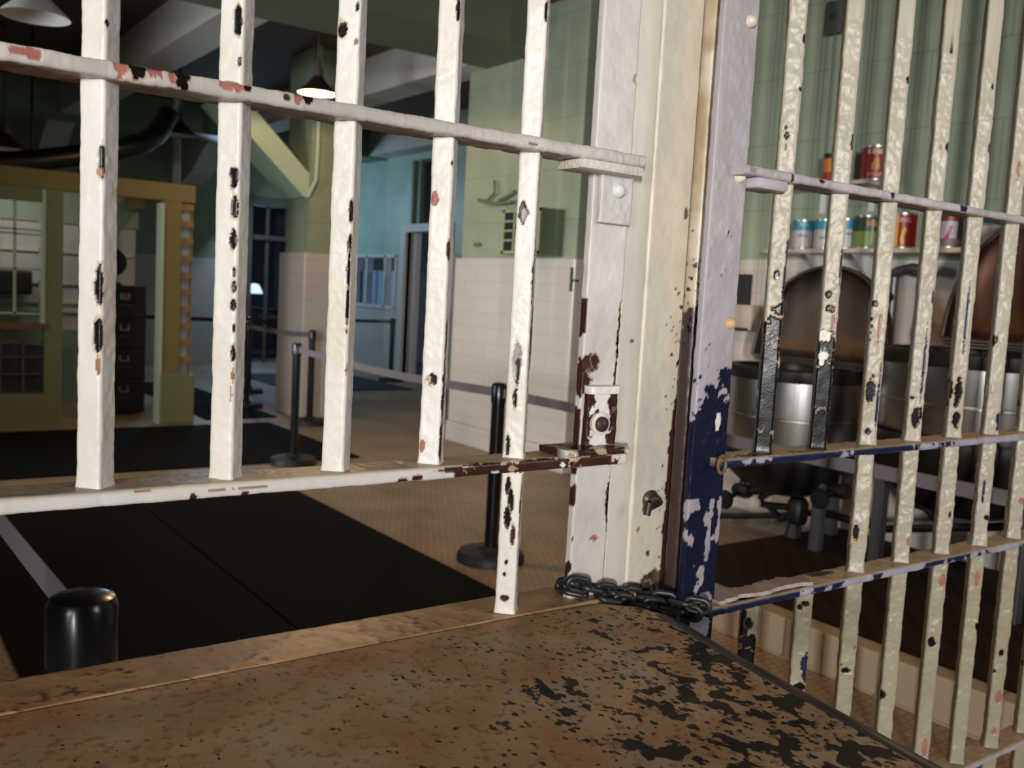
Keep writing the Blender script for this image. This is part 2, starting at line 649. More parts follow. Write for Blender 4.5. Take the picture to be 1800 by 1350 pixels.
# rear wall with door opening to the blue-lit next room
RW = 16.6
b_ = MB()
b_.box((-4, RW, 0), (5.98, RW + .25, 4)).box((6.98, RW, 0), (11, RW + .25, 4)).box((5.98, RW, 2.98), (6.98, RW + .25, 4))
struct('wall_rear', b_, M['wallY'])
struct('wall_beyond', MB().box((4, 19.9, 0), (11, 20.1, 4)), simple('blue_grey_plaster', (0.22, 0.26, 0.34), 0.8))
fr = MB()
fr.box((5.98, RW - .03, 0), (6.13, RW + .2, 2.98)).box((6.83, RW - .03, 0), (6.98, RW + .2, 2.98)).box((6.13, RW - .03, 2.82), (6.83, RW + .2, 2.98)).box((6.13, RW, 2.22), (6.83, RW + .12, 2.30)).box((6.42, RW + .05, 0), (6.47, RW + .1, 2.82))
struct('door_1', fr, M['darkframe'])
# rear side wall with door, transom and windows
XS = 7.5
Y0, Y1 = 8.0, RW
w_ = MB()
holes = [(11.60, 11.95, 1.15, 2.02), (12.20, 13.38, 0.0, 2.38), (12.20, 13.30, 2.50, 3.50), (13.68, 15.25, 1.16, 2.02)]
ys = sorted({Y0, Y1} | {h[0] for h in holes} | {h[1] for h in holes})
zs = sorted({0, 4.0} | {h[2] for h in holes} | {h[3] for h in holes})
for ya, yb in zip(ys, ys[1:]):
    run = None
    for za, zb in zip(zs, zs[1:]):
        yc, zc = (ya + yb) / 2, (za + zb) / 2
        if any(h[0] < yc < h[1] and h[2] < zc < h[3] for h in holes):
            if run is not None:
                w_.box((XS, ya, run), (XS + .22, yb, za))
            run = None
        elif run is None:
            run = za
    if run is not None:
        w_.box((XS, ya, run), (XS + .22, yb, 4.0))
M['wallXt'] = tiled('pale_green_over_white', (0.60, 0.58, 0.55), (0.50, 0.48, 0.45), 0.9, 0.6, 0, upper=(0.40, 0.56, 0.47), split=2.03)
struct('wall_side', w_, M['wallXt'])
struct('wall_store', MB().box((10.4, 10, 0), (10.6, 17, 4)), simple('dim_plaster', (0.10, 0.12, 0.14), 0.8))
d2 = MB()
d2.box((XS - .05, 13.38, 0), (XS + .1, 13.53, 2.50)).box((XS - .05, 12.05, 0), (XS + .1, 12.20, 2.50)).box((XS - .05, 12.20, 2.38), (XS + .1, 13.38, 2.50)).box((XS + .06, 13.22, 0), (XS + .16, 13.38, 2.38))
struct('door_2', d2, M['white'])
wn = MB()
for y in (13.70, 14.06, 14.72, 15.2):
    wn.box((XS - .02, y, 1.16), (XS + .10, y + .05, 2.02))
wn.box((XS - .02, 13.68, 1.13), (XS + .12, 15.28, 1.19)).box((XS - .02, 13.68, 1.98), (XS + .10, 15.28, 2.03))
struct('window_1', wn, M['white'])
wn = MB()
for (a, b_y) in ((11.58, 11.63), (11.93, 11.98)):
    wn.box((XS - .02, a, 1.13), (XS + .08, b_y, 2.04))
wn.box((XS - .02, 11.6, 1.13), (XS + .08, 11.95, 1.18))
struct('window_2', wn, M['white'])
tr = MB()
tr.box((XS - .02, 12.20, 2.50), (XS + .08, 12.26, 3.5)).box((XS - .02, 13.24, 2.50), (XS + .08, 13.30, 3.5)).box((XS, 13.05, 2.5), (XS + .06, 13.12, 3.5))
struct('window_3', tr, M['dgreen'])

# ceiling beams
struct('trim_2', MB().box((-4.4, 6.75, 3.60), (5.07, 7.66, 4.0)), M['beamg'])
struct('trim_3', MB().box((-4.4, 14.2, 3.58), (7.5, 14.9, 4.0)), simple('green_rear_beam', (0.20, 0.30, 0.19), 0.5, var=0.1, scale=3))


def white_beam(i, x0, x1):
    mb = MB()
    mb.box((x0, 7.66, 3.60), (x1, 15.2, 4.0))
    mb.prism([(15.2, 3.60), (15.2, 4.0), (RW, 4.0), (RW, 3.05), (16.0, 3.20)], x0, x1, 0)
    struct('trim_%d' % i, mb, M['beam'])


white_beam(4, 2.55, 2.92)
white_beam(5, 4.85, 5.22)
white_beam(6, 0.25, 0.62)
white_beam(7, 7.15, 7.49)

# raised curbed platform under the kettles
struct('trim_8', MB().box((3.32, -1.0, 0), (3.43, 3.55, 0.175), 0.008).box((3.305, -1.0, 0), (3.32, 3.55, 0.012)), M['curb'])
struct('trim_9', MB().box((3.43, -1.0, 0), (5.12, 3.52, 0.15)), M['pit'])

# ------------------------------------------------------------------ peeling-paint grids (bars, rails, posts)
LAY = {'k': (0.007, 0.006, 0.006), 'r': (0.34, 0.125, 0.095), 'n': (0.014, 0.019, 0.055), 'b': (0.045, 0.018, 0.012),
       'g': (0.30, 0.28, 0.28), 'w': (0.74, 0.68, 0.58), 'l': (0.30, 0.265, 0.30), 't': (0.40, 0.27, 0.15), 'o': (0.30, 0.13, 0.05)}
CREAM = np.array([0.75, 0.715, 0.655])
TAN = np.array([0.58, 0.49, 0.37])


def round_rect(w, h, r, K, rot=0.0):
    """closed profile: points, outward normals, arc-length, in a local plane"""
    pts, nr = [], []
    cs = [(w / 2 - r, h / 2 - r, 0), (-w / 2 + r, h / 2 - r, 90), (-w / 2 + r, -h / 2 + r, 180), (w / 2 - r, -h / 2 + r, 270)]
    for (cx, cy, a0) in cs:
        for k in range(7):
            a = math.radians(a0 + 90 * k / 6)
            pts.append((cx + r * math.cos(a), cy + r * math.sin(a)))
            nr.append((math.cos(a), math.sin(a)))
    pts, nr = np.array(pts), np.array(nr)
    seg = np.linalg.norm(np.roll(pts, -1, 0) - pts, axis=1)
    cum = np.concatenate([[0], np.cumsum(seg)])
    per = cum[-1]
    s = np.arange(K) * per / K
    P2 = np.stack([np.interp(s, cum, np.append(pts[:, i], pts[0, i])) for i in (0, 1)], 1)
    N2 = np.stack([np.interp(s, cum, np.append(nr[:, i], nr[0, i])) for i in (0, 1)], 1)
    N2 /= np.linalg.norm(N2, axis=1)[:, None]
    c, sn = math.cos(rot), math.sin(rot)
    Q = np.array([[c, -sn], [sn, c]])
    return P2 @ Q.T, N2 @ Q.T, s, per


def rows(lo, hi, vlo, vhi, fine):
    """row positions: fine inside the visible span, coarse outside"""
    parts = []
    if lo < vlo:
        parts.append(np.linspace(lo, vlo, max(2, int((vlo - lo) / 0.03)))[:-1])
        lo = vlo
    v2 = min(hi, vhi)
    parts.append(np.linspace(lo, v2, max(2, int((v2 - lo) / fine))))
    if hi > vhi:
        parts.append(np.linspace(vhi, hi, max(2, int((hi - vhi) / 0.03)))[1:])
    return np.concatenate(parts)


def painted(name, parent, prof, axis, origin, t, chips=(), base=None, lump=0.0006, pits=0.0, seed=0, wear=None, flare=None):
    """sweep a profile along x or z; paint layers, chips and lumps are real relief plus a colour attribute"""
    P2, N2, s, per = prof
    N, K = len(t), len(s)
    P = np.zeros((N, K, 3))
    Nn = np.zeros((N, K, 3))
    sc = np.ones(N) if flare is None else flare(t)
    if axis == 2:
        P[..., 0] = origin[0] + P2[None, :, 0] * sc[:, None]
        P[..., 1] = origin[1] + P2[None, :, 1] * sc[:, None]
        P[..., 2] = t[:, None]
        Nn[..., 0], Nn[..., 1] = N2[None, :, 0], N2[None, :, 1]
    else:
        P[..., 0] = t[:, None]
        P[..., 1] = origin[0] + P2[None, :, 0]
        P[..., 2] = origin[1] + P2[None, :, 1]
        Nn[..., 1], Nn[..., 2] = N2[None, :, 0], N2[None, :, 1]
    px, py, dz = proj(P)
    V = P - CAM
    dist = np.linalg.norm(V, axis=2)
    cosv = -(V * Nn).sum(2) / dist
    nA = fbm(P, 140, seed, 3)
    nB = fbm(P, 38, seed + 5, 2)
    nC = fbm(P, 9, seed + 9, 3)
    col = np.zeros((N, K, 3))
    f = np.clip(0.35 + 0.45 * nC + 0.15 * nB, 0, 1)[..., None]
    col[:] = CREAM * (1 - 0.55 * f) + TAN * 0.55 * f if base is None else 0
    if base is not None:
        col[:] = base(P, nA, nB, nC)
    h = lump * (0.9 * nB + 0.5 * nA)
    if pits:
        mk = fbm(P, 260, seed + 21, 2) > (1.02 - pits * 0.55 - 0.25 * nC)
        col[mk] = LAY['k']
        h[mk] -= 0.0005
    for c in chips:
        cx, cy, wx, wy, lay = c[:5]
        q = (px - cx) ** 2 + (py - cy) ** 2
        q = np.where(cosv > 0.12, q, 1e9)
        i, k = np.unravel_index(np.argmin(q), q.shape)
        if q[i, k] > 40 ** 2:
            continue
        cv = max(0.4, cosv[i, k])
        rs, rt = wx / 2 * dz[i, k] / F, wy / 2 * dz[i, k] / F
        if axis == 2:
            rs /= cv
        else:
            # along the rail the run is foreshortened by the oblique view
            d_ = max(1e-6, abs(px[min(i + 3, N - 1), k] - px[max(i - 3, 0), k]))
            rx = abs(t[min(i + 3, N - 1)] - t[max(i - 3, 0)]) * wx / 2 / d_
            rt, rs = rx, wy / 2 * dz[i, k] / F / cv
        ds = np.abs(s - s[k])
        ds = np.minimum(ds, per - ds)[None, :]
        dt = (t - t[i])[:, None]
        d = np.sqrt((ds / rs) ** 2 + (dt / rt) ** 2) + 0.30 * nA + 0.16 * nB
        core = d < 1.0
        rim = (d >= 1.0) & (d < 1.0 + min(0.22, 0.0016 / min(rs, rt)))
        if lay in 'kbng':
            col[rim] = col[rim] * 0.45 + np.array(LAY['t']) * 0.55
        v = np.array(LAY[lay])
        col[core] = v * (1 + 0.25 * nB[core][:, None])
        if lay in 'kbnrg':
            h[core] = -0.0009 + 0.0003 * nB[core]
            h[rim] += 0.0002
        else:
            h[core] += 0.0004
    if wear is not None:
        wear(P, col, h, nA, nB, nC)
    P = P + Nn * h[..., None]
    org = ORG[parent.name]
    co = (P - org).reshape(-1, 3)
    me = bpy.data.meshes.new(name)
    ii, kk = np.meshgrid(np.arange(N - 1), np.arange(K), indexing='ij')
    k2 = (kk + 1) % K
    quads = np.stack([ii * K + kk, ii * K + k2, (ii + 1) * K + k2, (ii + 1) * K + kk], -1).reshape(-1, 4)
    if axis == 0:
        quads = quads[:, ::1]
    caps = [list(range(K)), list(range((N - 1) * K, N * K))]
    nf = len(quads)
    loops = np.concatenate([quads.ravel(), caps[0][::-1], caps[1]]).astype(np.int32)
    starts = np.concatenate([np.arange(nf) * 4, [nf * 4, nf * 4 + K]]).astype(np.int32)
    totals = np.concatenate([np.full(nf, 4), [K, K]]).astype(np.int32)
    me.vertices.add(len(co))
    me.vertices.foreach_set('co', co.astype(np.float32).ravel())
    me.loops.add(len(loops))
    me.loops.foreach_set('vertex_index', loops)
    me.polygons.add(nf + 2)
    me.polygons.foreach_set('loop_start', starts)
    me.polygons.foreach_set('loop_total', totals)
    me.polygons.foreach_set('use_smooth', np.array([True] * nf + [False, False]))
    me.update(calc_edges=True)
    me.validate()
    a = me.color_attributes.new('paint', 'FLOAT_COLOR', 'POINT')
    rgba = np.ones((N * K, 4), np.float32)
    rgba[:, :3] = np.clip(col, 0.004, 0.95).reshape(-1, 3)
    a.data.foreach_set('color', rgba.ravel())
    return link_mesh(name, me, M['paint'], parent)


BAR = round_rect(0.0265, 0.0265, 0.0034, 64, math.radians(45))


def weld(zs_, amp=0.13, w=0.005):
    def f(t):
        o = np.ones_like(t)
        for z in zs_:
            o = o + amp * np.exp(-np.maximum(0, t - z) / w) * (t >= z - 0.02)
        return o
    return f


# ------------------------------------------------------------------ left barred panel
DL = 1.0
panel = empty('barred_panel', 'cream painted barred panel on the left with a tray gap under its lower rail', 'barred panel', (0.5, DL, 0.0))
def aged(c):
    return lambda P, nA, nB, nC: np.array(c) * (1 + 0.10 * nC[..., None] + 0.05 * nB[..., None])


LB = [
    (0.2145, [(178, 283, 15, 58, 'k'), (177, 302, 12, 16, 'o'), (174, 502, 16, 70, 'k'), (172, 590, 17, 60, 'k'), (172, 640, 7, 30, 'o'), (190, 42, 5, 11, 'k')]),
    (0.3475, [(419, 36, 13, 56, 'k'), (420, 108, 9, 20, 'b'), (411, 312, 14, 36, 'k'), (412, 366, 14, 44, 'k'), (411, 422, 13, 42, 'k'), (412, 478, 7, 18, 'k'), (411, 505, 11, 24, 'k'), (409, 536, 11, 22, 'k'), (411, 578, 8, 18, 'b'), (409, 622, 11, 36, 'k'), (408, 660, 5, 34, 'o'), (406, 692, 4, 34, 'o')]),
    (0.4780, [(600, 51, 17, 32, 'k'), (628, 10, 7, 18, 'k'), (627, 73, 5, 12, 'o'), (617, 373, 11, 42, 'k'), (614, 430, 9, 40, 'k'), (612, 480, 9, 60, 'k'), (610, 545, 8, 80, 'k'), (609, 650, 4, 20, 'o')]),
    (0.6070, [(764, 352, 13, 26, 'r'), (741, 783, 9, 22, 'r'), (758, 668, 19, 20, 'k'), (753, 669, 8, 16, 't'), (790, 440, 6, 30, 'b'), (785, 590, 5, 70, 'k'), (780, 690, 7, 110, 'k'), (775, 775, 7, 60, 'b'), (806, 15, 9, 36, 'k'), (795, 285, 4, 9, 'k')]),
    (0.7360, [(960, 18, 8, 36, 'k'), (919, 375, 17, 34, 'k'), (921, 378, 9, 20, 'g'), (941, 440, 5, 34, 'b'), (937, 500, 6, 80, 'b'), (934, 590, 8, 120, 'b'), (930, 700, 8, 110, 'b'), (926, 780, 8, 50, 'b'), (909, 640, 15, 62, 'g'), (910, 655, 8, 56, 'k'), (906, 700, 9, 40, 'k'), (893, 782, 9, 36, 'k'),
              (893, 852, 9, 34, 'k'), (897, 882, 10, 40, 'k'), (892, 915, 11, 40, 'k'), (900, 942, 9, 40, 'b'), (915, 900, 5, 90, 'b'), (913, 1000, 5, 100, 'b'), (887, 1051, 15, 12, 'b'), (890, 990, 6, 10, 'k'), (886, 1010, 5, 8, 'k')]),
]
for n, (x, ch) in enumerate(LB):
    zlo = 1.074 if n == 4 else 1.283
    painted('bar', panel, BAR, 2, (x, DL), rows(zlo, 3.30, 1.0, 1.93, 0.0016), ch, seed=n, lump=0.0007, flare=weld([zlo, 1.284] if n == 4 else [zlo]))
UP = round_rect(0.056, 0.0165, 0.0035, 56)


def dirty(top):
    def base(P, nA, nB, nC):
        f = np.clip(0.35 + 0.5 * nC + 0.2 * nB, 0, 1)[..., None]
        c = np.array([0.62, 0.585, 0.555]) * (1 - 0.35 * f) + TAN * 0.35 * f
        up = np.clip((P[..., 2] - top) / 0.004 + 1, 0, 1)[..., None]      # grime lies on the flat upper side
        return c * (1 - up) + np.array([0.47, 0.37, 0.25]) * up * (1 + 0.25 * nC[..., None])
    return base


def rusty_under(P, col, h, nA, nB, nC):
    mk = (nC + 0.5 * nB > 0.35) & (P[..., 1] > 0.98)
    col[mk] = col[mk] * 0.4 + np.array(LAY['o']) * 0.6


rowsx = np.linspace(-0.12, 0.912, 1000)
painted('rail', panel, UP, 0, (DL, 1.690), rowsx,
        [(28, 88, 30, 13, 'r'), (60, 92, 36, 20, 'r'), (215, 113, 32, 26, 'r'), (242, 118, 30, 30, 'k'), (272, 121, 30, 20, 'r'), (305, 126, 14, 18, 'r'), (321, 130, 24, 28, 'k'), (410, 149, 52, 20, 'r'), (437, 156, 14, 12, 'k'), (525, 166, 16, 16, 'r'), (543, 173, 16, 18, 'k'), (505, 171, 12, 12, 'b'), (936, 253, 16, 5, 'b')],
        seed=31, wear=rusty_under, lump=0.0010, base=lambda P, nA, nB, nC: np.array([0.47, 0.425, 0.375]) * (1 + 0.22 * nC[..., None] + 0.12 * nB[..., None]))
painted('rail', panel, UP, 0, (DL, 1.2765), rowsx,
        [(340, 877, 13, 11, 'b'), (430, 868, 12, 6, 'b'), (709, 845, 18, 9, 'b'), (735, 842, 16, 10, 'b'), (860, 835, 120, 24, 'b'), (960, 826, 120, 24, 'b'), (1050, 816, 70, 26, 'b'), (870, 829, 14, 7, 'w'), (900, 826, 16, 6, 't'), (990, 819, 10, 5, 'w'), (440, 857, 50, 6, 'o'), (380, 862, 26, 6, 'o'), (250, 862, 30, 5, 'o'), (800, 826, 60, 7, 'b')],
        base=dirty(1.2845), seed=32)
painted('sill_rail', panel, round_rect(0.085, 0.016, 0.003, 60), 0, (1.018, 1.0655), np.linspace(-0.12, 0.955, 300), [],
        base=lambda P, nA, nB, nC: np.where((nA + 0.5 * nB > 0.62)[..., None], np.array([0.17, 0.085, 0.04]), np.array([0.45, 0.275, 0.14]) * (1 + 0.25 * nC[..., None] + 0.15 * nB[..., None])), seed=33)


def stile_wear(P, col, h, nA, nB, nC):
    edge = (P[..., 0] < 0.8475) | (P[..., 0] > 0.9085)
    mk = edge & (P[..., 2] < 1.50) & (nB * 0.6 + 0.5 * nC + (1.42 - P[..., 2]) * 0.9 > 0.12)
    col[mk] = LAY['b']
    h[mk] -= 0.0012


painted('stile', panel, round_rect(0.067, 0.014, 0.003, 90), 2, (0.8785, 1.007), rows(0.02, 3.30, 1.03, 1.95, 0.003),
        [(1032, 640, 34, 40, 'b'), (1026, 668, 26, 40, 'b'), (1046, 632, 16, 22, 'b'), (1090, 600, 7, 60, 'k'), (1087, 660, 10, 60, 'b'), (1092, 560, 5, 60, 'b'), (1118, 138, 9, 20, 'g'), (1045, 946, 16, 9, 'r'), (1070, 880, 7, 70, 'k'), (1073, 875, 8, 16, 'k')],
        seed=40, base=aged((0.565, 0.52, 0.47)), wear=stile_wear, lump=0.0005)
# upper and lower corner brackets riveted to the stile
pb = MB().box((0.795, 0.966, 1.668), (0.905, 1.02, 1.681), 0.003)
upb = pb.build('bracket', simple('bracket_cream', (0.62, 0.56, 0.48), 0.42, var=0.2, scale=40, bump=0.3, bscale=160), panel, True)
painted('bracket_plate', upb, round_rect(0.058, 0.010, 0.003, 70), 2, (0.879, 0.994), np.linspace(1.603, 1.676, 50), [(1075, 300, 14, 8, 'b')], base=aged((0.53, 0.50, 0.46)), seed=44, lump=0.001)
rv = MB().lathe([(0.0, -0.010), (0.005, -0.0095), (0.009, -0.006), (0.0105, 0.0)], (0.880, 0.990, 1.648), axis=1, n=24)
rv.build('rivet', M['white'], upb, True)


def lowplate(P, nA, nB, nC):
    c = np.zeros(P.shape) + np.array(LAY['b'])
    mk = (np.abs(P[..., 0] - 0.872 - 0.006 * nB) < 0.013 + 0.006 * nA)
    c[mk] = CREAM * 0.95
    return c




def rustplate(P, nA, nB, nC):
    c = np.zeros(P.shape) + np.array(LAY['b'])
    c[(nB + 0.5 * nC + 0.3 * nA > 0.10)] = np.array([0.42, 0.31, 0.20])
    c[(nB + 0.5 * nC + 0.3 * nA > 0.55)] = CREAM * 0.9
    return c


lowb = painted('bracket', panel, round_rect(0.060, 0.010, 0.003, 60), 0, (0.990, 1.2905), np.linspace(0.792, 0.905, 70), [], base=rustplate, seed=45, lump=0.0012)
painted('bracket_plate', lowb, round_rect(0.056, 0.012, 0.003, 80), 2, (0.8755, 0.992), np.linspace(1.292, 1.372, 60), [], base=lowplate, seed=46, lump=0.0011)
painted('bracket_lip', lowb, round_rect(0.056, 0.022, 0.006, 60), 2, (0.8755, 0.990), np.linspace(1.368, 1.379, 8), [], seed=47, lump=0.0012)
MB().lathe([(0.0155, 0.0), (0.0165, -0.006), (0.012, -0.008)], (0.868, 0.986, 1.3265), axis=1, n=28).build('washer', simple('washer_cream', (0.7, 0.65, 0.56), 0.4, var=0.15, scale=60), lowb, True)
MB().lathe([(0.0115, -0.002), (0.0105, -0.012), (0.006, -0.0155), (0.0, -0.016)], (0.8665, 0.986, 1.3265), axis=1, n=24).build('bolt_head', simple('bolt_brown', (0.045, 0.02, 0.014), 0.4), lowb, True)

painted('top_rail', panel, UP, 0, (DL, 3.26), np.linspace(-0.12, 0.912, 30), [], seed=34)
# ------------------------------------------------------------------ jamb between the panels
jamb = empty('gate_jamb', 'broad cream jamb between the two barred panels, rusted along a dark rod', 'post', (0.99, 1.02, 0.0))
painted('filler_strip', jamb, round_rect(0.044, 0.045, 0.002, 70), 2, (0.934, 1.026), rows(0.02, 3.30, 1.03, 1.95, 0.004), [(1112, 600, 5, 8, 'b')],
        base=lambda P, nA, nB, nC: np.array([0.56, 0.50, 0.42]) * (1 + 0.08 * nC[..., None]), seed=50, lump=0.0003)


def plate_wear(P, col, h, nA, nB, nC):
    x, z = P[..., 0], P[..., 2]
    # amber staining and pitting close to the rod, worse lower down
    near = np.clip((x - 1.005) / 0.05, 0, 1)
    st = np.clip(near * 1.1 + 0.35 * nC, 0, 1)[..., None] * 0.42
    col[:] = col * (1 - st) + np.array([0.56, 0.43, 0.26]) * st
    pit = (nA + 0.4 * nB > 1.18 - 1.25 * near * np.clip((1.66 - z) / 0.2, 0, 1)) & (z < 1.66) & (x > 1.0)
    col[pit] = LAY['k']
    h[pit] -= 0.0006
    bare = (x > 1.036 - 0.004 * nB - 0.010 * np.clip((1.42 - z) / 0.1, 0, 1)) & (z < 1.46 + 0.05 * nC)
    col[bare] = LAY['b']
    h[bare] -= 0.001


painted('face_plate', jamb, round_rect(0.104, 0.05, 0.003, 120), 2, (1.007, 1.025), rows(0.02, 3.30, 1.02, 1.95, 0.0028),
        [(1150, 1018, 44, 34, 'k'), (1135, 1030, 24, 20, 'k'), (1168, 1035, 26, 24, 'k'), (1180, 990, 16, 40, 'b'), (1175, 955, 14, 26, 'b'), (1206, 375, 7, 20, 'k'), (1138, 972, 5, 10, 'b'), (1159, 980, 4, 7, 'b'), (1120, 930, 6, 14, 'o')],
        seed=51, base=aged((0.62, 0.565, 0.47)), wear=plate_wear, lump=0.0006)


def rodbase(P, nA, nB, nC):
    z = P[..., 2]
    f = np.clip(0.55 + 0.8 * nC + 0.5 * nB, 0, 1)[..., None]
    c = np.array([0.52, 0.45, 0.35]) * (1 - f) + np.array([0.34, 0.24, 0.135]) * f
    mk = z < 1.480 + 0.035 * nB + 0.02 * nA
    c[mk] = np.array([0.050, 0.030, 0.028])
    sp_ = (z < 1.66) & (z > 1.44) & (nA + 0.4 * nB > 1.0 - (1.66 - z) * 2.2)
    c[sp_] = LAY['k']
    return c


th = np.linspace(0, 2 * math.pi, 48, endpoint=False)
ROD = (np.stack([0.0155 * np.cos(th), 0.0155 * np.sin(th)], 1), np.stack([np.cos(th), np.sin(th)], 1), 0.0155 * th, 0.0155 * 2 * math.pi)
painted('rod', jamb, ROD, 2, (1.0335, 0.978), rows(0.02, 3.30, 1.02, 1.95, 0.0026), [], base=rodbase, seed=52, lump=0.0003)
stp = at(1142, 878, 1, 0.998)
tb = MB().lathe([(0.0135, 0.002), (0.0145, -0.004), (0.0115, -0.008), (0.007, -0.008), (0.0065, -0.020), (0.004, -0.024), (0.0, -0.024)], stp, axis=1, n=26).build('bolt', M['brass'], jamb, True)
MB().tube([stp + (-0.002, -0.018, -0.001), stp + (-0.016, -0.024, -0.004), stp + (-0.028, -0.026, -0.006)], [0.0065, 0.0045, 0.0042], 14).tube([stp + (-0.027, -0.027, 0.003), stp + (-0.032, -0.028, -0.015)], [0.006, 0.0055], 14).build('bolt_tail', simple('bolt_brown_rust', (0.05, 0.033, 0.02), 0.45, 0.5, var=0.4, scale=90), tb, True)

# ------------------------------------------------------------------ right barred panel
DR = 0.93
rpanel = empty('barred_panel', 'cream barred panel on the right with navy edged rails and a mauve stile', 'barred panel', (1.6, DR, 0.0))
X0, DX = 1.154, 0.1345
ZU, Z2, Z3, Z4 = 1.690, 1.2725, 1.0525, 0.6065
RBU = [
    [(1383, 238, 9, 13, 'k'), (1382, 222, 4, 12, 'k'), (1382, 256, 3, 12, 'k'), (1365, 484, 13, 18, 'k'), (1367, 488, 4, 8, 'w'), (1385, 500, 5, 80, 'n'), (1376, 545, 20, 26, 'k'), (1355, 600, 70, 90, 'k'), (1345, 690, 70, 200, 'k'), (1340, 785, 60, 60, 'k'), (1420, 68, 4, 18, 'k'), (1412, 158, 4, 10, 'k'), (1389, 440, 4, 40, 'n')],
    [(1456, 518, 14, 17, 'k'), (1458, 542, 15, 14, 'k'), (1464, 545, 8, 12, 'k'), (1465, 568, 5, 40, 'r'), (1447, 610, 60, 56, 'k'), (1443, 690, 60, 130, 'k'), (1440, 760, 60, 80, 'k'), (1449, 590, 22, 18, 'w'), (1447, 626, 18, 14, 'w'), (1444, 638, 8, 14, 'w'), (1478, 470, 4, 60, 'n'), (1500, 250, 4, 30, 'k')],
    [(1537, 534, 13, 11, 'k'), (1530, 560, 6, 5, 'k'), (1532, 574, 5, 5, 'k'), (1530, 585, 6, 6, 'k'), (1529, 598, 5, 4, 'k'), (1546, 575, 5, 56, 'r'), (1529, 688, 18, 50, 'k'), (1526, 760, 10, 11, 'k'), (1535, 660, 5, 6, 'k'), (1544, 700, 4, 120, 'n'), (1600, 140, 4, 14, 'k')],
    [(1604, 700, 9, 6, 'k'), (1612, 732, 17, 36, 'k'), (1641, 522, 4, 24, 'n'), (1625, 640, 4, 130, 'n'), (1672, 90, 4, 10, 'k'), (1668, 260, 4, 16, 'k'), (1655, 258, 5, 6, 'r')],
    [(1667, 688, 13, 48, 'k'), (1684, 690, 13, 56, 'k'), (1681, 738, 13, 28, 'k'), (1700, 560, 4, 120, 'n'), (1745, 150, 4, 12, 'k'), (1741, 262, 4, 16, 'k')],
    [(1746, 599, 9, 18, 'k'), (1736, 688, 6, 26, 'g'), (1755, 740, 6, 30, 'n'), (1790, 300, 6, 30, 'r'), (1785, 150, 5, 8, 'k')],
    [(1790, 710, 5, 12, 'k')], [], [],
]
RBL = [
    [(1304, 1115, 14, 90, 'k'), (1316, 1095, 12, 18, 'k'), (1318, 1135, 30, 40, 'k'), (1310, 1160, 40, 40, 'k')],
    [(1414, 1062, 13, 12, 'k'), (1405, 1068, 9, 12, 'k'), (1418, 1172, 10, 54, 'n'), (1408, 1207, 20, 12, 'k')],
    [(1486, 1178, 13, 11, 'k'), (1478, 1168, 4, 5, 'k'), (1503, 1138, 5, 9, 'r')],
    [(1550, 1222, 13, 16, 'k'), (1563, 1203, 9, 8, 't')],
    [(1658, 1022, 10, 26, 'r'), (1638, 1128, 11, 18, 'k'), (1625, 1315, 8, 34, 'r')],
    [(1718, 1020, 9, 28, 'r'), (1720, 1100, 4, 14, 'k')],
    [(1755, 1225, 9, 24, 'r'), (1760, 1147, 7, 12, 'k'), (1747, 1180, 5, 8, 'k'), (1747, 1285, 8, 16, 'r')],
    [(1797, 1166, 6, 10, 'k')], [],
]
RBM = {2: [(1505, 935, 11, 40, 'k'), (1501, 950, 6, 6, 'r'), (1520, 930, 5, 40, 't')], 3: [(1597, 950, 6, 15, 'r')], 4: [(1670, 905, 5, 16, 'n')], 5: [(1735, 910, 9, 9, 'k'), (1730, 860, 4, 40, 'n')], 6: [(1795, 880, 8, 12, 'r'), (1795, 915, 8, 12, 'g')]}


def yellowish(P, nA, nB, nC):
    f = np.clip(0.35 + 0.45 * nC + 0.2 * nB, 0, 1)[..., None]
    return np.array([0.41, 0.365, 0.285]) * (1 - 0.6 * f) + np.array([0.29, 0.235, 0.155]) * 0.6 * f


def yellower_shaded(P, nA, nB, nC):
    return yellowish(P, nA, nB, nC) * np.array([0.86, 0.84, 0.76])  # yellower paint, plus a darkening that stands in for dim light low down


for k in range(9):
    x = X0 + DX * k
    painted('bar', rpanel, BAR, 2, (x, DR), rows(Z2 + .007, 3.30, 1.2, 1.95, 0.002), RBU[k], base=yellowish, seed=60 + k, lump=0.0011, flare=weld([Z2 + .007]))
    if k >= 2:
        painted('bar', rpanel, BAR, 2, (x, DR), rows(Z3 + .007, Z2 - .006, 0.5, 1.95, 0.002), RBM.get(k, []), base=yellowish, seed=75 + k, lump=0.0016, flare=weld([Z3 + .007]))
    painted('bar', rpanel, BAR, 2, (x, DR), rows(Z4 + .007, Z3 - .006, 0.55, 1.95, 0.002), RBL[k], base=yellower_shaded, seed=90 + k, lump=0.0012, flare=weld([Z4 + .007]))
    painted('bar', rpanel, BAR, 2, (x, DR), rows(0.03, Z4 - .006, 0.4, 1.95, 0.004), [(1797, 1340, 6, 10, 'r')] if k == 6 else [], base=yellower_shaded, seed=105 + k, lump=0.0012)
for k in range(9, 17):     # the panel runs on to the right of the view
    painted('bar', rpanel, BAR, 2, (X0 + DX * k, DR), np.linspace(0.03, 3.30, 40), [], base=yellowish, seed=140 + k)
RR = round_rect(0.056, 0.0135, 0.005, 52)
rx = np.concatenate([np.linspace(1.034, 2.45, 700), np.linspace(2.5, 3.45, 30)])


